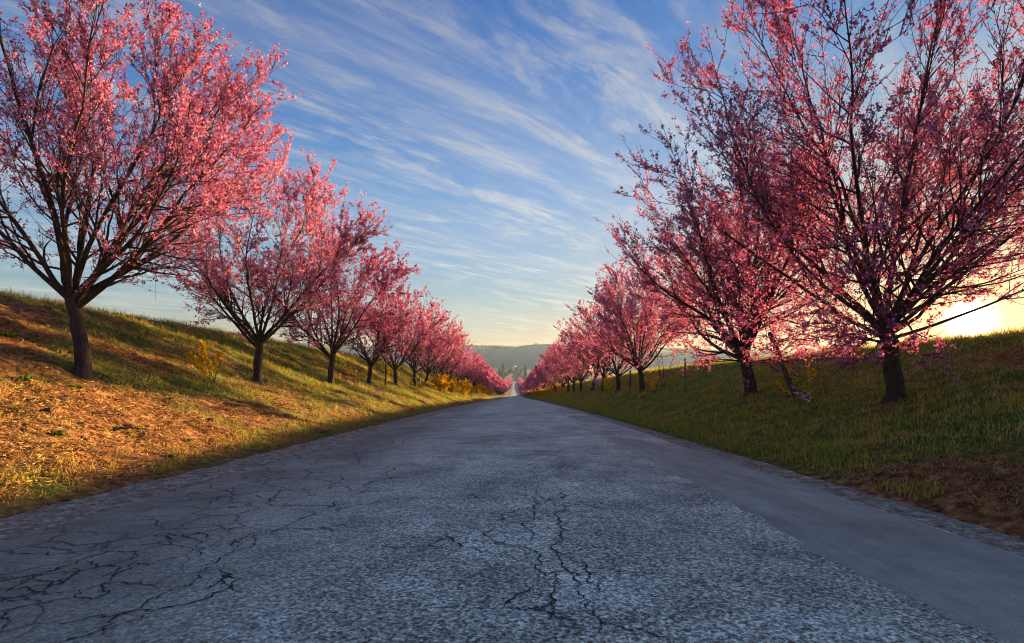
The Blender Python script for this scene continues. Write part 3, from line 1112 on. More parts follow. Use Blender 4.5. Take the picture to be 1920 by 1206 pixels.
    if gap is not None:
        C = C[~gap(C)]
        nC = len(C)
    K = 4 if tri else 3
    cen = C[:, None, :] + rg.normal(0, petal * (1.1 if tri else 0.75), (nC, K, 3))
    nrm = norm(rg.normal(0, 1, (nC * K, 3)))
    N, Bn = perp(nrm)
    sz = petal * (0.55 + 0.75 * rg.random((nC * K, 1)))
    c_ = cen.reshape(-1, 3)
    cup = nrm * sz * 0.30
    if tri:
        Vb = np.stack([c_ + N * sz * 1.2, c_ + (Bn * 1.04 - N * 0.6) * sz + cup, c_ - (Bn * 1.04 + N * 0.6) * sz], 1).reshape(-1, 3)
        Fq = np.arange(nC * K * 3).reshape(-1, 3)
    else:
        Vb = np.stack([c_ + N * sz + cup, c_ + Bn * sz * 0.85, c_ - N * sz + cup, c_ - Bn * sz * 0.85], 1).reshape(-1, 3)
        Fq = np.arange(nC * K * 4).reshape(-1, 4)
    tint = np.clip(np.repeat(rg.normal(0.50, 0.17, nC), K) + rg.normal(0, 0.12, nC * K), 0.14, 1)
    tint = np.where(rg.random(nC * K) < 0.10, rg.uniform(0, 0.12, nC * K), tint)
    wv_, wf_ = join(wood)
    tv_, tf_ = join(twig)
    return (mesh_arrays("trunk", wv_, wf_, None, True), mesh_arrays("twigs", tv_, tf_, None, False),
            mesh_arrays("blossom", Vb, Fq, {"tint": tint}), nC)


def rand_limbs(seed, n, fork, spread=1.0, L=4.0):
    rg = random.Random(seed)
    a0 = rg.uniform(0, 360)
    ls = [(rg.uniform(0, 360), rg.uniform(4, 14), L * 1.02, fork)]
    for k in range(n):
        ti = rg.uniform(22, 34) if k % 2 else rg.uniform(40, 58) * spread
        ls.append((a0 + k * 137.5 + rg.uniform(-18, 18), min(ti, 66), L * rg.uniform(0.78, 0.98), fork - rg.uniform(0, 0.22)))
    return ls


def rand_trunk(seed, fork, lean=0.15):
    rg = random.Random(seed)
    lx, ly = rg.uniform(-lean, lean), rg.uniform(-lean, lean)
    return [(0, 0, 0), (lx * 0.2, ly * 0.2, fork * 0.35), (lx * 0.7, ly * 0.5, fork * 0.7), (lx, ly, fork)]


stats = {}
XR = 6.0
variants = {}


def variant(key, *a, **k):
    t, tw, bl, n = plum_tree(*a, **k)
    t.materials.append(M["bark"])
    tw.materials.append(M["bark"])
    bl.materials.append(M["blossom"])
    variants[key] = (t, tw, bl)
    stats[key] = (len(t.polygons) * 2, len(tw.polygons) * 2, len(bl.polygons) * 2)


# nearest trees, shaped one by one
variant("L1", 11, [(0, 0, 0), (0.0, 0, 0.35), (-0.10, 0.02, 0.85), (-0.20, 0.03, 1.25)],
        [(185, 58, 3.7, 1.22), (170, 30, 4.6, 1.25), (120, 14, 5.2, 1.25), (15, 34, 5.2, 1.18), (2, 56, 4.4, 1.10), (350, 20, 5.2, 1.25),
         (60, 40, 4.6, 1.22), (300, 38, 4.6, 1.24), (235, 44, 4.2, 1.25), (270, 20, 5.0, 1.25), (330, 52, 4.0, 1.2), (20, 46, 4.8, 1.25)],
        height=6.9, rad=3.55, bot=1.45, r0=0.094, petal=0.0158, density=1.62, tri=True)
variant("L2", 12, [(0, 0, 0), (0.0, 0, 0.4), (0.04, 0.0, 0.9), (0.05, 0.0, 1.15)],
        [(180, 55, 3.4, 1.0), (165, 24, 4.3, 1.12), (90, 10, 4.7, 1.15), (5, 40, 4.6, 1.1), (350, 58, 3.6, 1.12), (50, 45, 3.9, 1.1),
         (230, 42, 3.9, 1.1), (290, 36, 4.0, 1.12), (130, 46, 3.7, 1.15), (20, 20, 4.6, 1.15)],
        height=6.6, rad=3.4, bot=1.3, r0=0.100, petal=0.0190, density=1.6, tri=True)
variant("L3", 13, rand_trunk(3, 1.2), rand_limbs(21, 10, 1.2, 1.0, 4.6), height=6.8, rad=3.3, r0=0.105, petal=0.0215, bot=1.4, density=1.5, tri=True)
_b1 = np.array([XR, XR * F / (1680.0 - 965.0), 0.0])
_b1[2] = float(ground_z(_b1[0], _b1[1])) - 0.03
_sd = np.array(SUN_DIR)


def sun_gap(P):
    """the low opening in the nearest right crown through which the sun stands clear"""
    v = P + _b1 - np.array([0, 0, EYE])
    along = v @ _sd
    d = np.linalg.norm(v - along[..., None] * _sd, axis=-1)
    return (d < 0.26) & (vnoise(P[..., 0] * 11, P[..., 2] * 11 + P[..., 1] * 5) < 0.82)


variant("R1", 14, [(0, 0, 0), (-0.03, 0, 0.4), (-0.12, 0.0, 0.85), (-0.16, 0.0, 1.2)],
        [(172, 44, 5.2, 1.1), (185, 60, 4.4, 1.0), (150, 28, 5.6, 1.18), (100, 10, 6.0, 1.2), (40, 22, 5.6, 1.2), (5, 56, 4.8, 1.15),
         (345, 38, 5.2, 1.15), (220, 38, 5.4, 1.2), (290, 32, 5.2, 1.2), (60, 46, 4.8, 1.15), (200, 64, 4.2, 1.0), (320, 60, 4.4, 1.1), (255, 58, 4.0, 1.0), (190, 24, 5.8, 1.2), (20, 40, 5.2, 1.2), (330, 14, 6.4, 1.2), (265, 12, 6.2, 1.2),
         (200, 82, 2.6, 0.9), (160, 78, 2.8, 0.95), (225, 82, 2.2, 0.9), (178, 84, 3.2, 0.95), (210, 75, 2.8, 1.0), (12, 66, 4.2, 1.05), (338, 69, 3.4, 1.0)],
        height=8.2, rad=4.25, bot=0.5, r0=0.112, petal=0.0158, density=0.92, detail=0.96, low=0.3, bare=0.6, wide=0.5, lowthin=0.0, limb=0.70, gap=sun_gap, tri=True)
variant("R2", 15, [(0, 0, 0), (-0.05, 0, 0.4), (-0.15, 0.0, 0.85), (-0.2, 0.0, 1.15)], rand_limbs(33, 11, 1.15, 1.1, 4.7) + [(200, 80, 2.2, 0.9), (265, 82, 2.0, 0.85), (150, 78, 2.2, 0.9), (320, 80, 2.0, 0.9)],
        height=6.9, rad=3.55, bot=0.7, r0=0.135, petal=0.0190, density=1.05, low=0.3, bare=0.7, lowthin=0.3, tri=True)
variant("R3", 16, rand_trunk(6, 1.15), rand_limbs(37, 10, 1.15, 1.0, 4.6), height=6.7, rad=3.3, r0=0.115, petal=0.0225, bot=1.2, bare=0.5, density=1.25, tri=True)
# mid and far trees
for k in range(4):
    variant("M%d" % k, 40 + k, rand_trunk(50 + k, 1.1, 0.2), rand_limbs(60 + k, 9, 1.1, 1.0, 4.6), detail=0.62, petal=0.038, density=1.35, clump=True,
            r0=0.115, sides=8, bot=1.2, height=6.5 + 0.22 * (k % 3), rad=3.2 + 0.08 * k, bare=0.55)
for k in range(3):
    variant("F%d" % k, 80 + k, rand_trunk(90 + k, 1.0, 0.15), rand_limbs(70 + k, 8, 1.0, 1.0, 4.4), detail=0.40, petal=0.10, density=1.3,
            r0=0.13, sides=6, bot=0.9, height=6.3 + 0.2 * k, rad=3.25, bare=0.8, lowthin=0.2, clump=True)

_T = ["nearest", "second", "third", "fourth", "fifth", "sixth", "seventh", "eighth", "ninth", "tenth", "eleventh", "twelfth", "thirteenth",
      "fourteenth", "fifteenth", "sixteenth", "seventeenth", "eighteenth", "nineteenth", "twentieth"]
_U = ["first", "second", "third", "fourth", "fifth", "sixth", "seventh", "eighth", "ninth"]
ORD = _T + ["twenty-" + u for u in _U] + ["thirtieth"] + ["thirty-" + u for u in _U]


def place_tree(key, x, y, rot, sc, label, group):
    z = float(ground_z(np.array(x), np.array(y)))
    e = bpy.data.objects.new("plum_tree", None)
    COL.objects.link(e)
    e.empty_display_size = 0.3
    e.location = (x, y, z - 0.03)
    e.rotation_euler = (0, 0, rot)
    e.scale = (sc, sc, sc)
    tag(e, label, "tree", group)
    for nm, me in zip(("trunk", "twigs", "blossom"), variants[key]):
        ob = bpy.data.objects.new(nm, me)
        COL.objects.link(ob)
        ob.parent = e
        if nm != "trunk":
            ob["kind"] = "stuff"
    return e


rr_ = random.Random(5)
LEFT_PX = [155, 483, 620, 692, 742, 777, 798]
XL = -7.0
ly = [at_x(p, XL) for p in LEFT_PX]
while ly[-1] < 330:
    ly.append(ly[-1] + rr_.uniform(5.0, 5.7))
GL, GR = "plum trees in the row on the left bank", "plum trees in the row on the right bank"
DESC_L = {0: "large blossoming plum tree with forked trunk at the left edge, nearest in the left row",
          1: "pink plum tree with thin dark trunk, second in the left row",
          2: "pink plum tree with low V-shaped fork, third in the left row"}
for k, y in enumerate(ly):
    if k == 0:
        key = "L1"
    elif k == 1:
        key = "L2"
    elif k == 2:
        key = "L3"
    elif y < 75:
        key = "M%d" % (k % 4)
    else:
        key = "F%d" % (k % 3)
    x = XL + (rr_.uniform(-0.15, 0.15) if k > 6 else 0)
    # the rows close in on the road towards the valley bottom
    x += 0.9 * float(sstep(120, 280, y))
    if k in DESC_L:
        lab = DESC_L[k]
    elif y < 150:
        lab = "pink blossoming plum tree, %s from the camera in the left row" % ORD[k]
    else:
        lab = "tiny pink plum tree at the far valley end of the left row"
    place_tree(key, x, y, 0 if k < 2 else rr_.uniform(0, 6.28), 1.0 if k < 3 else rr_.uniform(0.92, 1.05), lab, GL)

ryl = [at_x(1680, XR), at_x(1410, XR), at_x(1205, XR), at_x(1160, XR)]
while ryl[-1] < 330:
    ryl.append(ryl[-1] + rr_.uniform(5.0, 5.7))
DESC_R = {0: "tall backlit plum tree in front of the sun, nearest in the right row",
          1: "backlit plum tree with thick leaning trunk, second in the right row",
          2: "pink plum tree with V-shaped fork beside a wide gap, third in the right row"}
for k, y in enumerate(ryl):
    if k < 3:
        key = "R%d" % (k + 1)
    elif y < 75:
        key = "M%d" % ((k + 1) % 4)
    else:
        key = "F%d" % ((k + 1) % 3)
    x = XR + (rr_.uniform(-0.15, 0.15) if k > 4 else 0) - 0.3 * float(sstep(120, 280, y))
    if k in DESC_R:
        lab = DESC_R[k]
    elif y < 150:
        lab = "pink blossoming plum tree, %s from the camera in the right row" % ORD[k]
    else:
        lab = "tiny pink plum tree at the far valley end of the right row"
    place_tree(key, x, y, 0 if k < 2 else rr_.uniform(0, 6.28), 1.0 if k < 3 else rr_.uniform(0.92, 1.05), lab, GR)
# beyond the valley bottom the rows go on beside the far stretch of road
for side in (-1, 1):
    y = 350.0
    while y < 640:
        place_tree("F%d" % (int(y) % 3), side * (5.6 + rr_.uniform(-0.2, 0.2)), y, rr_.uniform(0, 6.28), rr_.uniform(0.95, 1.15),
                   "tiny pink plum tree on the far rise, %s of the road" % ("left" if side < 0 else "right"), "plum trees on the far rise")
        y += rr_.uniform(8, 11)


# ------------------------------------------------------------------ things on the banks
def ground_hit(px, py):
    """where the sight line of a photograph pixel meets the banks"""
    Y = np.arange(1.0, 120.0, 0.05)
    X = (px - 965.0) / F * Y
    Z = EYE + (700.0 - py) / F * Y
    G = ground_near(X, Y)
    k = int(np.argmax(Z < G))
    return float(X[k]), float(Y[k]), float(G[k])


def gz(x, y):
    return float(ground_near(np.array([x]), np.array([y]))[0])


_bush_cache = {}


def bush(name, x, y, h, stems, label, cat, group, fmat, dens=60, spread=0.5, petal=0.022, seed=0, droop=-0.2, stem_t=0.1, share=None):
    rg = np.random.default_rng(seed + 500)
    e = bpy.data.objects.new(name, None)
    COL.objects.link(e)
    e.location = (x, y, gz(x, y) - 0.02)
    tag(e, label, cat, group)
    if share in _bush_cache:
        for nm, me in zip(("stems", "flowers"), _bush_cache[share]):
            ob = link(nm, me, None, e)
            if nm == "flowers":
                ob["kind"] = "stuff"
        e.rotation_euler = (0, 0, seed * 1.7)
        return e
    az = rg.uniform(0, 2 * np.pi, stems)
    ti = np.abs(rg.normal(0, 0.55, stems)) * spread * 2
    D = np.stack([np.sin(ti) * np.cos(az), np.sin(ti) * np.sin(az), np.cos(ti)], -1)
    S = np.stack([rg.normal(0, 0.04, stems), rg.normal(0, 0.04, stems), np.full(stems, -0.05)], -1)
    L = h * rg.uniform(0.65, 1.15, stems)
    P = grow_level(rg, S, D, L, 8, 0.10, droop)
    w_ = [tubes(P, np.repeat((0.006 * (1 + h * 0.3) * (1 - np.linspace(0, 1, 8) * 0.7))[None], stems, 0), 4)]
    ix, t, S2, D2 = spawn(rg, P, L, 4.0, 0.3, 0.95, 35, 10, 0.25, 0.1, h * 0.4)
    L2 = L[ix] * 0.35 * rg.uniform(0.5, 1, len(ix))
    P2 = grow_level(rg, S2, D2, L2, 5, 0.10, 0.1)
    w_.append(tubes(P2, np.repeat((0.0035 * (1 - np.linspace(0, 1, 5) * 0.6))[None], len(ix), 0), 3))
    v_s, f_s = join(w_)
    st_ob = link("stems", mesh_arrays("stems", v_s, f_s, None, True), M["bark"], e)
    C = []
    for Pq, Lq, dq in ((P, L, dens * 0.6), (P2, L2, dens)):
        cnt = rg.poisson(Lq * dq)
        j = np.repeat(np.arange(len(Pq)), cnt)
        tq = stem_t + (1 - stem_t) * rg.beta(1.6, 1.1, len(j))
        C.append(sample(Pq[j], tq)[0])
    C = np.vstack(C)
    # flowers sit in uneven runs along the shoots
    C = C[rg.random(len(C)) < np.clip(fbm(C[:, 0] * 6 + seed, C[:, 2] * 6 + C[:, 1] * 5, 2) * 2.4 - 0.6, 0.05, 1)]
    n = len(C)
    nrm = norm(rg.normal(0, 1, (n, 3)))
    N, Bn = perp(nrm)
    sz = petal * rg.uniform(0.6, 1.25, (n, 1))
    C = C + rg.normal(0, petal * 0.5, (n, 3))
    Vb = np.stack([C + N * sz, C + Bn * sz + nrm * sz * 0.3, C - N * sz, C - Bn * sz + nrm * sz * 0.3], 1).reshape(-1, 3)
    fl = link("flowers", mesh_arrays("flowers", Vb, np.arange(4 * n).reshape(-1, 4), {"tint": rg.random(n)}), fmat, e)
    fl["kind"] = "stuff"
    if share:
        _bush_cache[share] = (st_ob.data, fl.data)
    return e


YG = "yellow forsythia bushes under the trees"
FS = M["forsythia"]
sparse = [
    (398, -6.9, 0.85, 8, 85, "sparse yellow forsythia on the left bank between the two nearest trees"),
    (565, -6.4, 0.30, 4, 60, "tiny yellow forsythia tuft on the left bank before the third tree"),
    (668, -6.6, 1.20, 4, 38, "tall thin forsythia with scattered yellow flowers before the fourth left tree"),
    (728, -6.9, 1.05, 3, 26, "few-flowered forsythia shoots beside the dark stake on the left bank"),
    (770, -6.8, 0.60, 5, 45, "small forsythia at the foot of the sixth left tree"),
    (789, -6.7, 0.62, 5, 40, "small forsythia at the foot of the pale stake on the left bank"),
    (1232, 6.1, 0.95, 7, 48, "sparse yellow forsythia right of the third tree in the right row"),
    (1138, 6.0, 1.00, 9, 50, "yellow forsythia just left of the fourth tree in the right row"),
    (1492, 5.9, 0.85, 7, 34, "sparse yellow forsythia around the leaning post on the right bank"),
]
for k, (px, X, h, st, dn, lab) in enumerate(sparse):
    Y = at_x(px, X)
    bush("forsythia_bush", X, Y, h, st, lab, "bush", YG, FS, dn * 1.7, 0.42, 0.022 + 0.0008 * Y, k, -0.1, 0.2)
dense_l = [42.4, 50, 57, 64, 72, 81, 92, 104, 120, 140]
dense_r = [62, 74, 92, 104, 118, 134, 152]
for k, Y in enumerate(dense_l):
    lab = "dense golden forsythia bush under the left row, nearest of the dense ones" if k == 0 else "golden forsythia bush under the left row, %s in the yellow hedge" % ORD[k]
    bush("forsythia_bush", -6.2 + 0.4 * (k % 3 - 1) * (k > 0), Y, 1.45, 34, lab, "bush", YG, FS, 42, 0.55, 0.075, 30 + k, -0.4, 0.05, share="L%d" % (k % 3))
for k, Y in enumerate(dense_r):
    bush("forsythia_bush", 5.6 + 0.2 * (k % 3 - 1), Y, 1.2, 24, "golden forsythia bush under the right row, %s of those by the far trunks" % ORD[k], "bush", YG, FS, 34, 0.5, 0.085, 50 + k, -0.3, 0.05, share="R%d" % (k % 2))
PB = M["pale_blossom"]
PG = "pale pink flowering shrubs on the right bank"
for k, (px, X, h, st, dn, lab) in enumerate([
        (1122, 6.0, 1.75, 12, 42, "pale mauve-pink flowering shrub behind the forsythia on the right bank"),
        (1052, 6.2, 1.5, 16, 30, "pale pink shrub between thin trunks far down the right bank"),
        (1036, 6.2, 1.5, 16, 30, "small pale pink shrub low beside the far right trunks"),
        (1536, 5.3, 0.62, 4, 34, "low spray of pale pink blossom on thin shoots on the right bank")]):
    Y = at_x(px, X)
    bush("flowering_shrub", X, Y, h, st, lab, "shrub", PG, PB, dn, 0.6, 0.016 + 0.0008 * Y, 80 + k, -0.6, 0.35)

# bare sapling in the gap of the right row
def sapling(x, y, h, label):
    rg = np.random.default_rng(91)
    P1 = grow_level(rg, np.array([[0, 0, -0.1]] * 3, float), np.array([[0.05, 0, 1], [-0.22, 0.05, 1], [0.28, -0.1, 1]], float), np.array([h, h * 0.8, h * 0.85]), 12, 0.05, 0.0)
    ix, t, S2, D2 = spawn(rg, P1, np.array([h, h * 0.8, h * 0.85]), 7, 0.3, 0.95, 30, 8, 0.4, 0.1, h * 0.5)
    P2 = grow_level(rg, S2, D2, np.full(len(ix), 0.5) * rg.uniform(0.5, 1.2, len(ix)), 6, 0.08, 0.3)
    e = bpy.data.objects.new("sapling", None)
    COL.objects.link(e)
    e.location = (x, y, gz(x, y))
    tag(e, label, "sapling")
    v1, f1 = tubes(P1, np.repeat((0.014 * (1 - np.linspace(0, 1, 12) * 0.7))[None], 3, 0), 6)
    link("stem", mesh_arrays("stem", v1, f1, None, True), M["bark"], e)
    v2, f2_ = tubes(P2, np.repeat((0.006 * (1 - np.linspace(0, 1, 6) * 0.6))[None], len(ix), 0), 4)
    link("twigs", mesh_arrays("twigs", v2, f2_, None, True), M["bark"], e)["kind"] = "stuff"


sapling(6.6, at_x(1243, 6.6), 2.3, "bare leafless sapling on the right bank beside the third tree")


# stakes and posts: slightly tapered and bent, bevelled top, weathered
def stake(x, y, h, r, lean, label, m, notch=False, sides=8):
    rg = np.random.default_rng(int(abs(x) * 100 + y * 10))
    n = 9
    t = np.linspace(0, 1, n)
    P = np.stack([lean[0] * t + rg.normal(0, r * 0.12, n), lean[1] * t + rg.normal(0, r * 0.12, n), -0.35 + (h + 0.35) * t], -1)
    Rr = r * (1.05 - 0.18 * t) * rg.uniform(0.93, 1.07, n)
    e = bpy.data.objects.new("fence_post", None)
    COL.objects.link(e)
    e.location = (x, y, gz(x, y))
    tag(e, label, "post", "old posts and stakes along the banks")
    v, f = tubes(P[None], Rr[None], sides)
    link("shaft", mesh_arrays("shaft", v, f, None, False), m, e)
    Pc = np.stack([P[-1], P[-1] + np.array([lean[0] / h * r * 0.6, 0, r * 0.6]), P[-1] + np.array([lean[0] / h * r, 0, r * 0.95])])
    v, f = tubes(Pc[None], np.array([[Rr[-1] * 1.001, Rr[-1] * 0.72, 0.002]]), sides)
    link("cap", mesh_arrays("cap", v, f, None, False), m, e)
    Pw = np.array([[0, 0, h * 0.72], [0, 0, h * 0.72 + 0.012]]) + np.array([[lean[0] * 0.75, lean[1] * 0.75, 0]])
    v, f = tubes(Pw[None], np.array([[r * 1.12, r * 1.12]]), sides)
    link("wire_band", mesh_arrays("wire_band", v, f), M["pale_post"], e)


stake(-6.85, at_x(723, -6.85), 1.40, 0.055, (0.03, 0), "dark thin wooden stake between the fourth and fifth left trees", M["post"])
stake(-7.0, at_x(787, -7.0), 1.35, 0.050, (0.05, 0), "pale thin stake between the sixth and seventh left trees", M["pale_post"])
stake(6.0, at_x(1285, 6.0), 1.20, 0.045, (0.0, 0), "thin grey stake standing in the gap of the right tree row", M["grey_post"])
stake(6.5, at_x(1182, 6.5), 0.95, 0.060, (0.0, 0), "short dark stake between the third and fourth right trees", M["post"])
stake(6.0, at_x(1503, 6.0), 1.30, 0.058, (-0.62, 0.05), "thick wooden post leaning left between the two nearest right trees", M["post"])


# weeds: rosettes of broad leaves
def weed(px, py, size, label, seed):
    x, y, z = ground_hit(px, py)
    rg = np.random.default_rng(seed)
    n = 46
    az = rg.uniform(0, 2 * np.pi, n)
    el = rg.uniform(0.15, 1.25, n)
    L = size * rg.uniform(0.5, 1.1, n)
    d = np.stack([np.cos(az) * np.cos(el), np.sin(az) * np.cos(el), np.sin(el)], -1)
    side = np.stack([-np.sin(az), np.cos(az), 0 * az], -1)
    b = rg.normal(0, size * 0.35, (n, 3)) * np.array([1, 1, 0.1])
    mid = b + d * (L * 0.6)[:, None]
    tip = b + d * L[:, None] - np.array([0, 0, 1]) * (L * 0.15)[:, None]
    wd_ = (L * 0.24)[:, None]
    V = np.stack([b, mid + side * wd_, tip, mid - side * wd_], 1).reshape(-1, 3)
    e = bpy.data.objects.new("weed", None)
    COL.objects.link(e)
    e.location = (x, y, z)
    tag(e, label, "weed", "green weeds on the left bank")
    lf = link("leaves", mesh_arrays("leaves", V, np.arange(4 * n).reshape(-1, 4), {"tint": rg.random(n)}), M["weed"], e)
    lf["kind"] = "stuff"
    St = np.zeros((3, 3, 3))
    St[:, 1, 2] = size * 0.3
    St[:, 2, 2] = size * 0.6
    St[:, 1:, 0] = rg.normal(0, size * 0.12, (3, 2))
    v, f = tubes(St, np.full((3, 3), 0.003), 4)
    link("stem", mesh_arrays("stem", v, f), M["weed"], e)


for k, (px, py, sz, lab) in enumerate([
        (50, 716, 0.11, "bright green leafy weed clump left of the nearest tree"),
        (145, 730, 0.10, "green weed clump just below the nearest left tree"),
        (108, 818, 0.09, "green weed clump low on the dry left bank"),
        (215, 806, 0.06, "small green weed beside a dark twig on the left bank"),
        (12, 632, 0.14, "dark green weed clump at the left edge high on the bank"),
        (320, 858, 0.06, "small green weed near the gravel edge of the left bank"),
        (357, 830, 0.05, "tiny green weed on the orange left bank slope")]):
    weed(px, py, sz, lab, 200 + k)

# clods of earth and a fallen stick
def lump(name, px, py, sx, sy_, sz, label, seed, m):
    x, y, z = ground_hit(px, py)
    rg = np.random.default_rng(seed)
    th = np.linspace(0, 2 * np.pi, 13)[:-1]
    ph = np.linspace(-0.5 * np.pi, 0.5 * np.pi, 8)[1:-1]
    V = [(0, 0, -1)]
    for p in ph:
        for a in th:
            r = 1 + rg.normal(0, 0.14)
            V.append((math.cos(p) * math.cos(a) * r, math.cos(p) * math.sin(a) * r, math.sin(p) * r))
    V.append((0, 0, 1))
    V = np.array(V) * np.array([sx, sy_, sz])
    Fc = []
    for i in range(12):
        Fc.append((0, 1 + (i + 1) % 12, 1 + i, 1 + i))
        for j in range(5):
            a, b = 1 + j * 12 + i, 1 + j * 12 + (i + 1) % 12
            Fc.append((a, b, b + 12, a + 12))
    me = bpy.data.meshes.new(name)
    tri = [(0, 1 + (i + 1) % 12, 1 + i) for i in range(12)] + [(61, 49 + i, 49 + (i + 1) % 12) for i in range(12)]
    quad = [q for q in Fc if len(set(q)) == 4]
    me.from_pydata([tuple(v) for v in V], [], tri + quad)
    o = link(name, me, m, None, (x, y, z + sz * 0.35))
    o.rotation_euler = (0, 0, rg.uniform(0, 3))
    tag(o, label, name.replace("_", " "))


lump("earth_clod", 600, 811, 0.28, 0.10, 0.07, "dark lump of earth at the foot of the left bank", 1, M["clod"])
lump("earth_clod", 90, 775, 0.07, 0.06, 0.05, "small dark clod of earth on the left bank slope", 2, M["clod"])
lump("earth_clod", 395, 790, 0.06, 0.05, 0.04, "small dark clod on the orange part of the left bank", 3, M["clod"])


def stick(px, py, ln, label):
    x, y, z = ground_hit(px, py)
    rg = np.random.default_rng(9)
    t = np.linspace(0, 1, 8)
    P = np.stack([t * ln, rg.normal(0, 0.012, 8), 0.03 + rg.normal(0, 0.006, 8) - 0.10 * t * ln], -1)
    v, f = tubes(P[None], (0.016 * (1 - 0.6 * t))[None], 6)
    o = link("fallen_stick", mesh_arrays("fallen_stick", v, f, None, True), M["bark"], None, (x, y, z))
    tag(o, label, "stick")


stick(225, 808, 0.30, "dark fallen stick lying on the dry left bank")

# ------------------------------------------------------------------ utility pole behind the left bank
def beam(P0, P1, r0_, r1_, sides=4):
    return tubes(np.array([[P0, P1]], float), np.array([[r0_, r1_]]), sides)


pyx, pyy = (592 - 965) / F * 58.0, 58.0
pe = bpy.data.objects.new("utility_pole", None)
COL.objects.link(pe)
pe.location = (pyx, pyy, float(ground_z(np.array(pyx), np.array(pyy))) - 0.3)
tag(pe, "pale two-legged concrete power pole behind the left bank", "power pole")
PH = 9.5
for sx_ in (-1, 1):
    v, f = beam((sx_ * 1.15, 0, -0.5), (sx_ * 0.28, 0, PH), 0.20, 0.13, 8)
    link("leg", mesh_arrays("leg", v, f, None, False), M["concrete"], pe)
for k in range(7):
    z0 = 0.8 + k * 1.25
    wd0 = 1.15 - 0.87 * z0 / PH
    v, f = beam((-wd0, 0, z0), (wd0, 0, z0), 0.07, 0.07)
    link("rung", mesh_arrays("rung", v, f), M["concrete"], pe)
v, f = beam((-1.3, 0, PH - 0.2), (1.3, 0, PH - 0.2), 0.10, 0.10)
link("crossarm", mesh_arrays("crossarm", v, f), M["concrete"], pe)
for k in (-1.1, 0, 1.1):
    v, f = tubes(np.array([[(k, 0, PH - 0.1), (k, 0, PH + 0.05), (k, 0, PH + 0.15), (k, 0, PH + 0.3)]]), np.array([[0.05, 0.09, 0.05, 0.03]]), 8)
    link("insulator", mesh_arrays("insulator", v, f), M["pale_post"], pe)

# ------------------------------------------------------------------ village
WALLS = [plain("wall_cream", (0.62, 0.52, 0.36), 0.9, 0.08, 1.0), plain("wall_white", (0.72, 0.70, 0.66), 0.9, 0.06, 1.0),
         plain("wall_ochre", (0.60, 0.40, 0.18), 0.9, 0.08, 1.0), plain("wall_pink", (0.55, 0.36, 0.30), 0.9, 0.08, 1.0)]
ROOFS = [plain("roof_red", (0.26, 0.10, 0.06), 0.85, 0.25, 3.0), plain("roof_brown", (0.16, 0.09, 0.065), 0.85, 0.25, 3.0),
         plain("roof_grey", (0.20, 0.22, 0.25), 0.7, 0.2, 3.0)]
GLASS = plain("window_glass", (0.03, 0.035, 0.045), 0.12, 0.1, 1.0, 0.0)
WOOD = plain("door_wood", (0.12, 0.07, 0.04), 0.7, 0.2, 5.0)


def box_mesh(name, x0, x1, y0, y1, z0, z1):
    V = [(x, y, z) for x in (x0, x1) for y in (y0, y1) for z in (z0, z1)]
    Fb = [(0, 1, 3, 2), (4, 6, 7, 5), (0, 4, 5, 1), (2, 3, 7, 6), (0, 2, 6, 4), (1, 5, 7, 3)]
    return mesh_arrays(name, np.array(V, float), np.array(Fb))


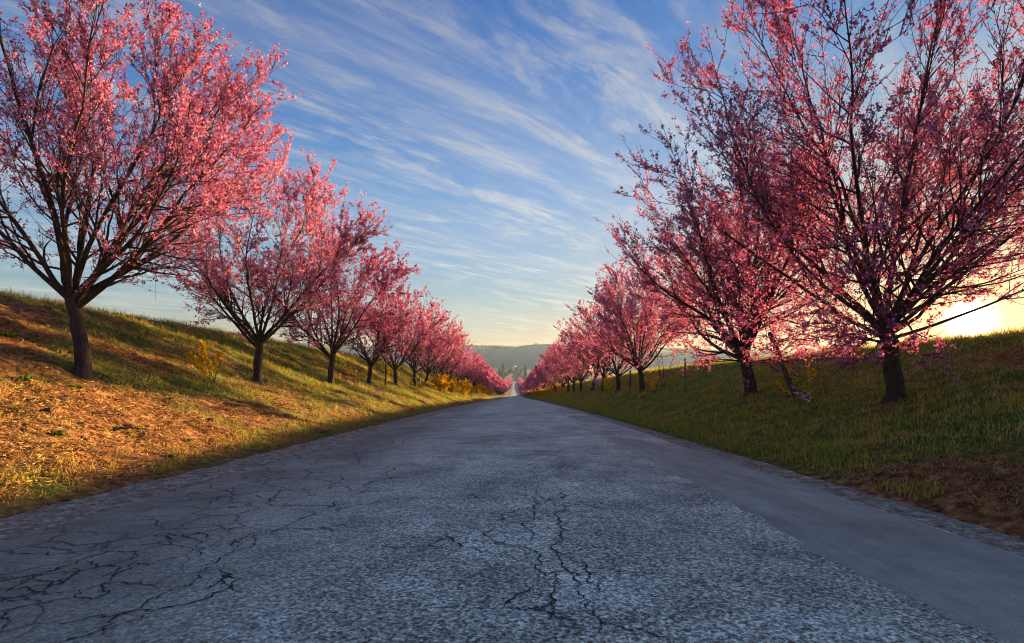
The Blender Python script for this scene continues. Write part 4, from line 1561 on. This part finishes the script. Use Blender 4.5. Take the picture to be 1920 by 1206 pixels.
def house(px, Y, W_, D_, H_, rot, wm, rm, label, group):
    x = (px - 965) / F * Y
    z = float(ground_z(np.array(x), np.array(Y)))
    e = bpy.data.objects.new("house", None)
    COL.objects.link(e)
    e.location = (x, Y, z - 0.5)
    e.rotation_euler = (0, 0, R(rot))
    tag(e, label, "house", group)
    g = W_ * 0.36
    # walls with gables
    V = [(-W_ / 2, -D_ / 2, -2), (W_ / 2, -D_ / 2, -2), (W_ / 2, D_ / 2, -2), (-W_ / 2, D_ / 2, -2),
         (-W_ / 2, -D_ / 2, H_), (W_ / 2, -D_ / 2, H_), (W_ / 2, D_ / 2, H_), (-W_ / 2, D_ / 2, H_), (0, -D_ / 2, H_ + g), (0, D_ / 2, H_ + g)]
    me = bpy.data.meshes.new("wall")
    me.from_pydata(V, [], [(0, 1, 5, 8, 4), (2, 3, 7, 9, 6), (1, 2, 6, 5), (3, 0, 4, 7)])
    link("wall", me, wm, e)
    ov = 0.5
    k = g / (W_ / 2)
    Vr = []
    for yy in (-D_ / 2 - ov, D_ / 2 + ov):
        Vr += [(-W_ / 2 - ov, yy, H_ - ov * k), (0, yy, H_ + g + 0.02), (W_ / 2 + ov, yy, H_ - ov * k),
               (-W_ / 2 - ov, yy, H_ - ov * k + 0.28), (0, yy, H_ + g + 0.30), (W_ / 2 + ov, yy, H_ - ov * k + 0.28)]
    me = bpy.data.meshes.new("roof")
    me.from_pydata(Vr, [], [(0, 1, 4, 3), (1, 2, 5, 4), (6, 9, 10, 7), (7, 10, 11, 8), (3, 4, 10, 9), (4, 5, 11, 10), (0, 6, 7, 1), (1, 7, 8, 2), (0, 3, 9, 6), (2, 8, 11, 5)])
    rf = link("roof", me, rm, e)
    link("chimney", box_mesh("chimney", W_ * 0.12, W_ * 0.12 + 0.8, D_ * 0.1, D_ * 0.1 + 0.8, H_ + g * 0.5, H_ + g + 1.0), ROOFS[1], rf)
    for fx in (-0.28, 0.28):
        link("window", box_mesh("window", W_ * fx - 0.6, W_ * fx + 0.6, -D_ / 2 - 0.06, -D_ / 2 + 0.1, H_ * 0.5, H_ * 0.5 + 1.5), GLASS, e)
        link("window", box_mesh("window", -W_ / 2 - 0.06, -W_ / 2 + 0.1, D_ * fx - 0.6, D_ * fx + 0.6, H_ * 0.5, H_ * 0.5 + 1.5), GLASS, e)
    link("window", box_mesh("window", -0.5, 0.5, -D_ / 2 - 0.06, -D_ / 2 + 0.1, H_ + 0.4, H_ + 1.6), GLASS, e)
    link("door", box_mesh("door", -0.5, 0.5, -D_ / 2 - 0.06, -D_ / 2 + 0.1, 0.5, 2.6), WOOD, e)


HG = "village houses in the valley"
for a in [(692, 860, 9, 11, 5, 20, WALLS[0], ROOFS[1], "small cream gabled house behind the fourth left tree"),
          (722, 900, 12, 16, 5, 60, WALLS[3], ROOFS[0], "long house with reddish roof left of the fifth left tree"),
          (735, 960, 14, 12, 6, 15, WALLS[3], ROOFS[0], "large house with red-brown roof behind the fifth left tree"),
          (752, 870, 10, 12, 5.5, -10, WALLS[0], ROOFS[1], "lit cream house just right of the fifth left tree"),
          (764, 900, 9, 11, 5, 25, WALLS[2], ROOFS[1], "ochre-walled house left of the sixth left tree"),
          (780, 880, 10, 10, 5, 0, WALLS[1], ROOFS[2], "white house with grey roof behind the sixth left tree"),
          (922, 900, 11, 12, 6, 10, WALLS[1], ROOFS[2], "white house with grey roof left of the conifers"),
          (930, 960, 10, 12, 6, 40, WALLS[1], ROOFS[2], "grey-roofed house partly hidden by the conifers"),
          (965, 1000, 11, 13, 6, -15, WALLS[1], ROOFS[2], "pale house high behind the end of the road"),
          (974, 960, 10, 12, 5, 30, WALLS[0], ROOFS[0], "yellowish house left of the single conifer"),
          (1150, 860, 12, 14, 6, 10, WALLS[1], ROOFS[2], "white house with pale roof over the right bank, leftmost there"),
          (1164, 880, 11, 12, 6, 40, WALLS[1], ROOFS[1], "white-walled house behind the fourth right tree"),
          (1180, 900, 12, 12, 6, -10, WALLS[0], ROOFS[0], "cream gabled house left of the third right tree")]:
    house(a[0], a[1], a[2], a[3], a[4], a[5], a[6], a[7], a[8], HG)

M["conifer"] = leafy("conifer", [(0.0, (0.012, 0.022, 0.010)), (1.0, (0.045, 0.065, 0.022))], 0.15, (1, 1, 0.6))
M["brush"] = leafy("brush", [(0.0, (0.10, 0.09, 0.075)), (0.6, (0.15, 0.135, 0.11)), (1.0, (0.17, 0.16, 0.11))], 0.2)


def conifer(px, Y, H_, rad, label, seed):
    rg = np.random.default_rng(seed)
    x = (px - 965) / F * Y
    e = bpy.data.objects.new("conifer", None)
    COL.objects.link(e)
    e.location = (x, Y, float(ground_z(np.array(x), np.array(Y))))
    tag(e, label, "tree")
    v, f = tubes(np.array([[(0, 0, -0.5), (0.1, 0, H_ * 0.5), (0, 0, H_ * 0.98)]]), np.array([[0.35, 0.2, 0.03]]), 7)
    link("trunk", mesh_arrays("trunk", v, f, None, True), M["bark"], e)
    n = 1500
    t = rg.beta(1.0, 1.35, n) * 0.95 + 0.04
    a = rg.uniform(0, 2 * np.pi, n)
    prof_ = rad * (1 - t) ** 0.8 * np.clip(t * 9, 0.3, 1) * (0.75 + 0.4 * vnoise(a * 1.6 + seed, t * 9))
    rr2 = prof_ * rg.uniform(0.35, 1.05, n)
    C = np.stack([rr2 * np.cos(a), rr2 * np.sin(a), t * H_ - rr2 * 0.15], -1)
    d = norm(np.stack([np.cos(a), np.sin(a), -0.35 + 0 * a], -1) + rg.normal(0, 0.25, (n, 3)))
    N, Bn = perp(d)
    L = 1.15 * rg.uniform(0.6, 1.3, (n, 1))
    V = np.stack([C - d * L * 0.4, C + N * L * 0.42, C + d * L * 0.7, C - N * L * 0.42 + Bn * L * 0.2], 1).reshape(-1, 3)
    cr = link("crown", mesh_arrays("crown", V, np.arange(4 * n).reshape(-1, 4), {"tint": rg.random(n)}), M["conifer"], e)
    cr["kind"] = "stuff"


conifer(943, 780, 26, 5.5, "tall dark conifer left of the road end, the taller of two", 1)
conifer(936, 790, 21, 4.5, "shorter dark conifer touching the taller one left of the road end", 2)
conifer(985, 780, 23, 3.8, "single slim dark conifer right of the road end", 3)
conifer(712, 820, 17, 6.5, "broad dark evergreen among the houses behind the left bank", 4)
conifer(997, 790, 18, 3.0, "small dark conifer half hidden by the right row", 5)

brush_me = {}
for k in range(3):
    bm_ = variants["F%d" % k][2].copy()
    bm_.materials.clear()
    bm_.materials.append(M["brush"])
    brush_me[k] = bm_
rb = random.Random(12)
for k, (px, Y, sc) in enumerate([(949, 840, 1.5), (954, 870, 1.9), (959, 900, 1.7), (964, 880, 1.6), (969, 920, 1.9), (973, 860, 1.5), (978, 900, 1.7),
                                 (928, 850, 1.5), (700, 880, 1.6), (731, 840, 1.2), (746, 930, 1.5), (772, 860, 1.3), (1140, 850, 1.5), (1172, 840, 1.2), (1192, 870, 1.5)]):
    x = (px - 965) / F * Y
    e = bpy.data.objects.new("village_tree", None)
    COL.objects.link(e)
    e.location = (x, Y, float(ground_z(np.array(x), np.array(Y))) - 0.2)
    e.rotation_euler = (0, 0, rb.uniform(0, 6))
    e.scale = (sc, sc, sc)
    tag(e, "grey-brown bare tree in the clump beyond the road end" if k < 7 else ("grey-brown bare tree among the left village houses" if px < 900 else ("grey-brown bare tree among the houses over the right bank" if px > 1000 else "grey-brown bare tree left of the tall conifers")), "tree", "bare trees in the village")
    for nm, me in (("trunk", variants["F%d" % (k % 3)][0]), ("crown", brush_me[k % 3])):
        ob = bpy.data.objects.new(nm, me)
        COL.objects.link(ob)
        ob.parent = e
        if nm == "crown":
            ob["kind"] = "stuff"

# white box truck at the far end of the road
WHITE = plain("white_paint", (0.80, 0.80, 0.80), 0.4, 0.04, 1.0, 0.05)
RUB = plain("rubber", (0.02, 0.02, 0.02), 0.9, 0.2)
REDL = plain("red_lens", (0.4, 0.01, 0.01), 0.3, 0.1)
ty_ = 705.0
te = bpy.data.objects.new("delivery_truck", None)
COL.objects.link(te)
te.location = (-1.3, ty_, float(zroad(ty_)) + 0.02)
tag(te, "small white box truck far off at the end of the road", "truck")
link("cargo_box", box_mesh("cargo_box", -1.25, 1.25, 0, 5.0, 0.95, 3.5), WHITE, te)
link("cab", box_mesh("cab", -1.1, 1.1, 5.1, 6.9, 0.7, 2.7), WHITE, te)
link("chassis", box_mesh("chassis", -0.9, 0.9, 0.1, 6.8, 0.55, 0.94), RUB, te)
for sx_ in (-1, 1):
    link("tail_light", box_mesh("tail_light", sx_ * 0.95 - 0.12, sx_ * 0.95 + 0.12, -0.05, 0.05, 0.70, 0.85), REDL, te)
    link("rear_door", box_mesh("rear_door", min(0.03, sx_ * 1.2), max(-0.03, sx_ * 1.2), -0.06, -0.01, 1.05, 3.4) if sx_ > 0 else box_mesh("rear_door", -1.2, -0.03, -0.06, -0.01, 1.05, 3.4), WHITE, te)
    for yy in (1.2, 5.8):
        v, f = tubes(np.array([[(sx_ * 1.15, yy, 0.45), (sx_ * 1.14, yy, 0.45), (sx_ * 0.85, yy, 0.45), (sx_ * 0.84, yy, 0.45)]]), np.array([[0.02, 0.45, 0.45, 0.02]]), 14)
        link("wheel", mesh_arrays("wheel", v, f), RUB, te)

# ------------------------------------------------------------------ woods on the hills
n = 3800
aw = np.radians(rng.uniform(-42, 42, n))
ridge_only = rng.random(n) < 2.0
rw = np.where(ridge_only, RIDGE + rng.normal(0, 18, n), rng.uniform(1150, 1900, n))
wx_, wy_ = rw * np.sin(aw), rw * np.cos(aw)
wz_ = ground_z(wx_, wy_) + (fbm(wx_ * 0.012, wy_ * 0.012, 3) - 0.5) * 10 * sstep(1100, 1500, rw)
hh = rng.uniform(7, 15, n) * np.where(ridge_only, 1.0, 0.8)
ww = rng.uniform(1.6, 4.5, n)
Vw = oct_v[None] * np.stack([ww, ww, hh * 0.55], -1)[:, None, :] * (0.75 + 0.5 * rng.random((n, 6, 1)))
Vw[..., 0] += wx_[:, None]
Vw[..., 1] += wy_[:, None]
Vw[..., 2] += (wz_ + hh * 0.35)[:, None]
fw_ = (oct_f[None] + 6 * np.arange(n)[:, None, None]).reshape(-1, 3)
tag(link("hill_woods", mesh_arrays("hill_woods", Vw.reshape(-1, 3), fw_, {"tint": np.repeat(rng.random(n), 8)}), M["brush"]),
    "leafless woods covering the distant hills", "woods", kind="stuff")

# ------------------------------------------------------------------ haze
hzm, ht = mat("haze")
pv = ht.n("ShaderNodeVolumePrincipled")
pv.inputs["Color"].default_value = (0.50, 0.76, 1.0, 1)
pv.inputs["Density"].default_value = 0.00010
pv.inputs["Anisotropy"].default_value = 0.25
ho = ht.n("ShaderNodeOutputMaterial")
ht.link(pv.outputs[0], ho.inputs["Volume"])
haze = link("haze", box_mesh("haze", -3150, 3150, -3150, 3150, -40, 172), hzm)
tag(haze, "thin evening haze filling the valley air", "haze", kind="stuff")
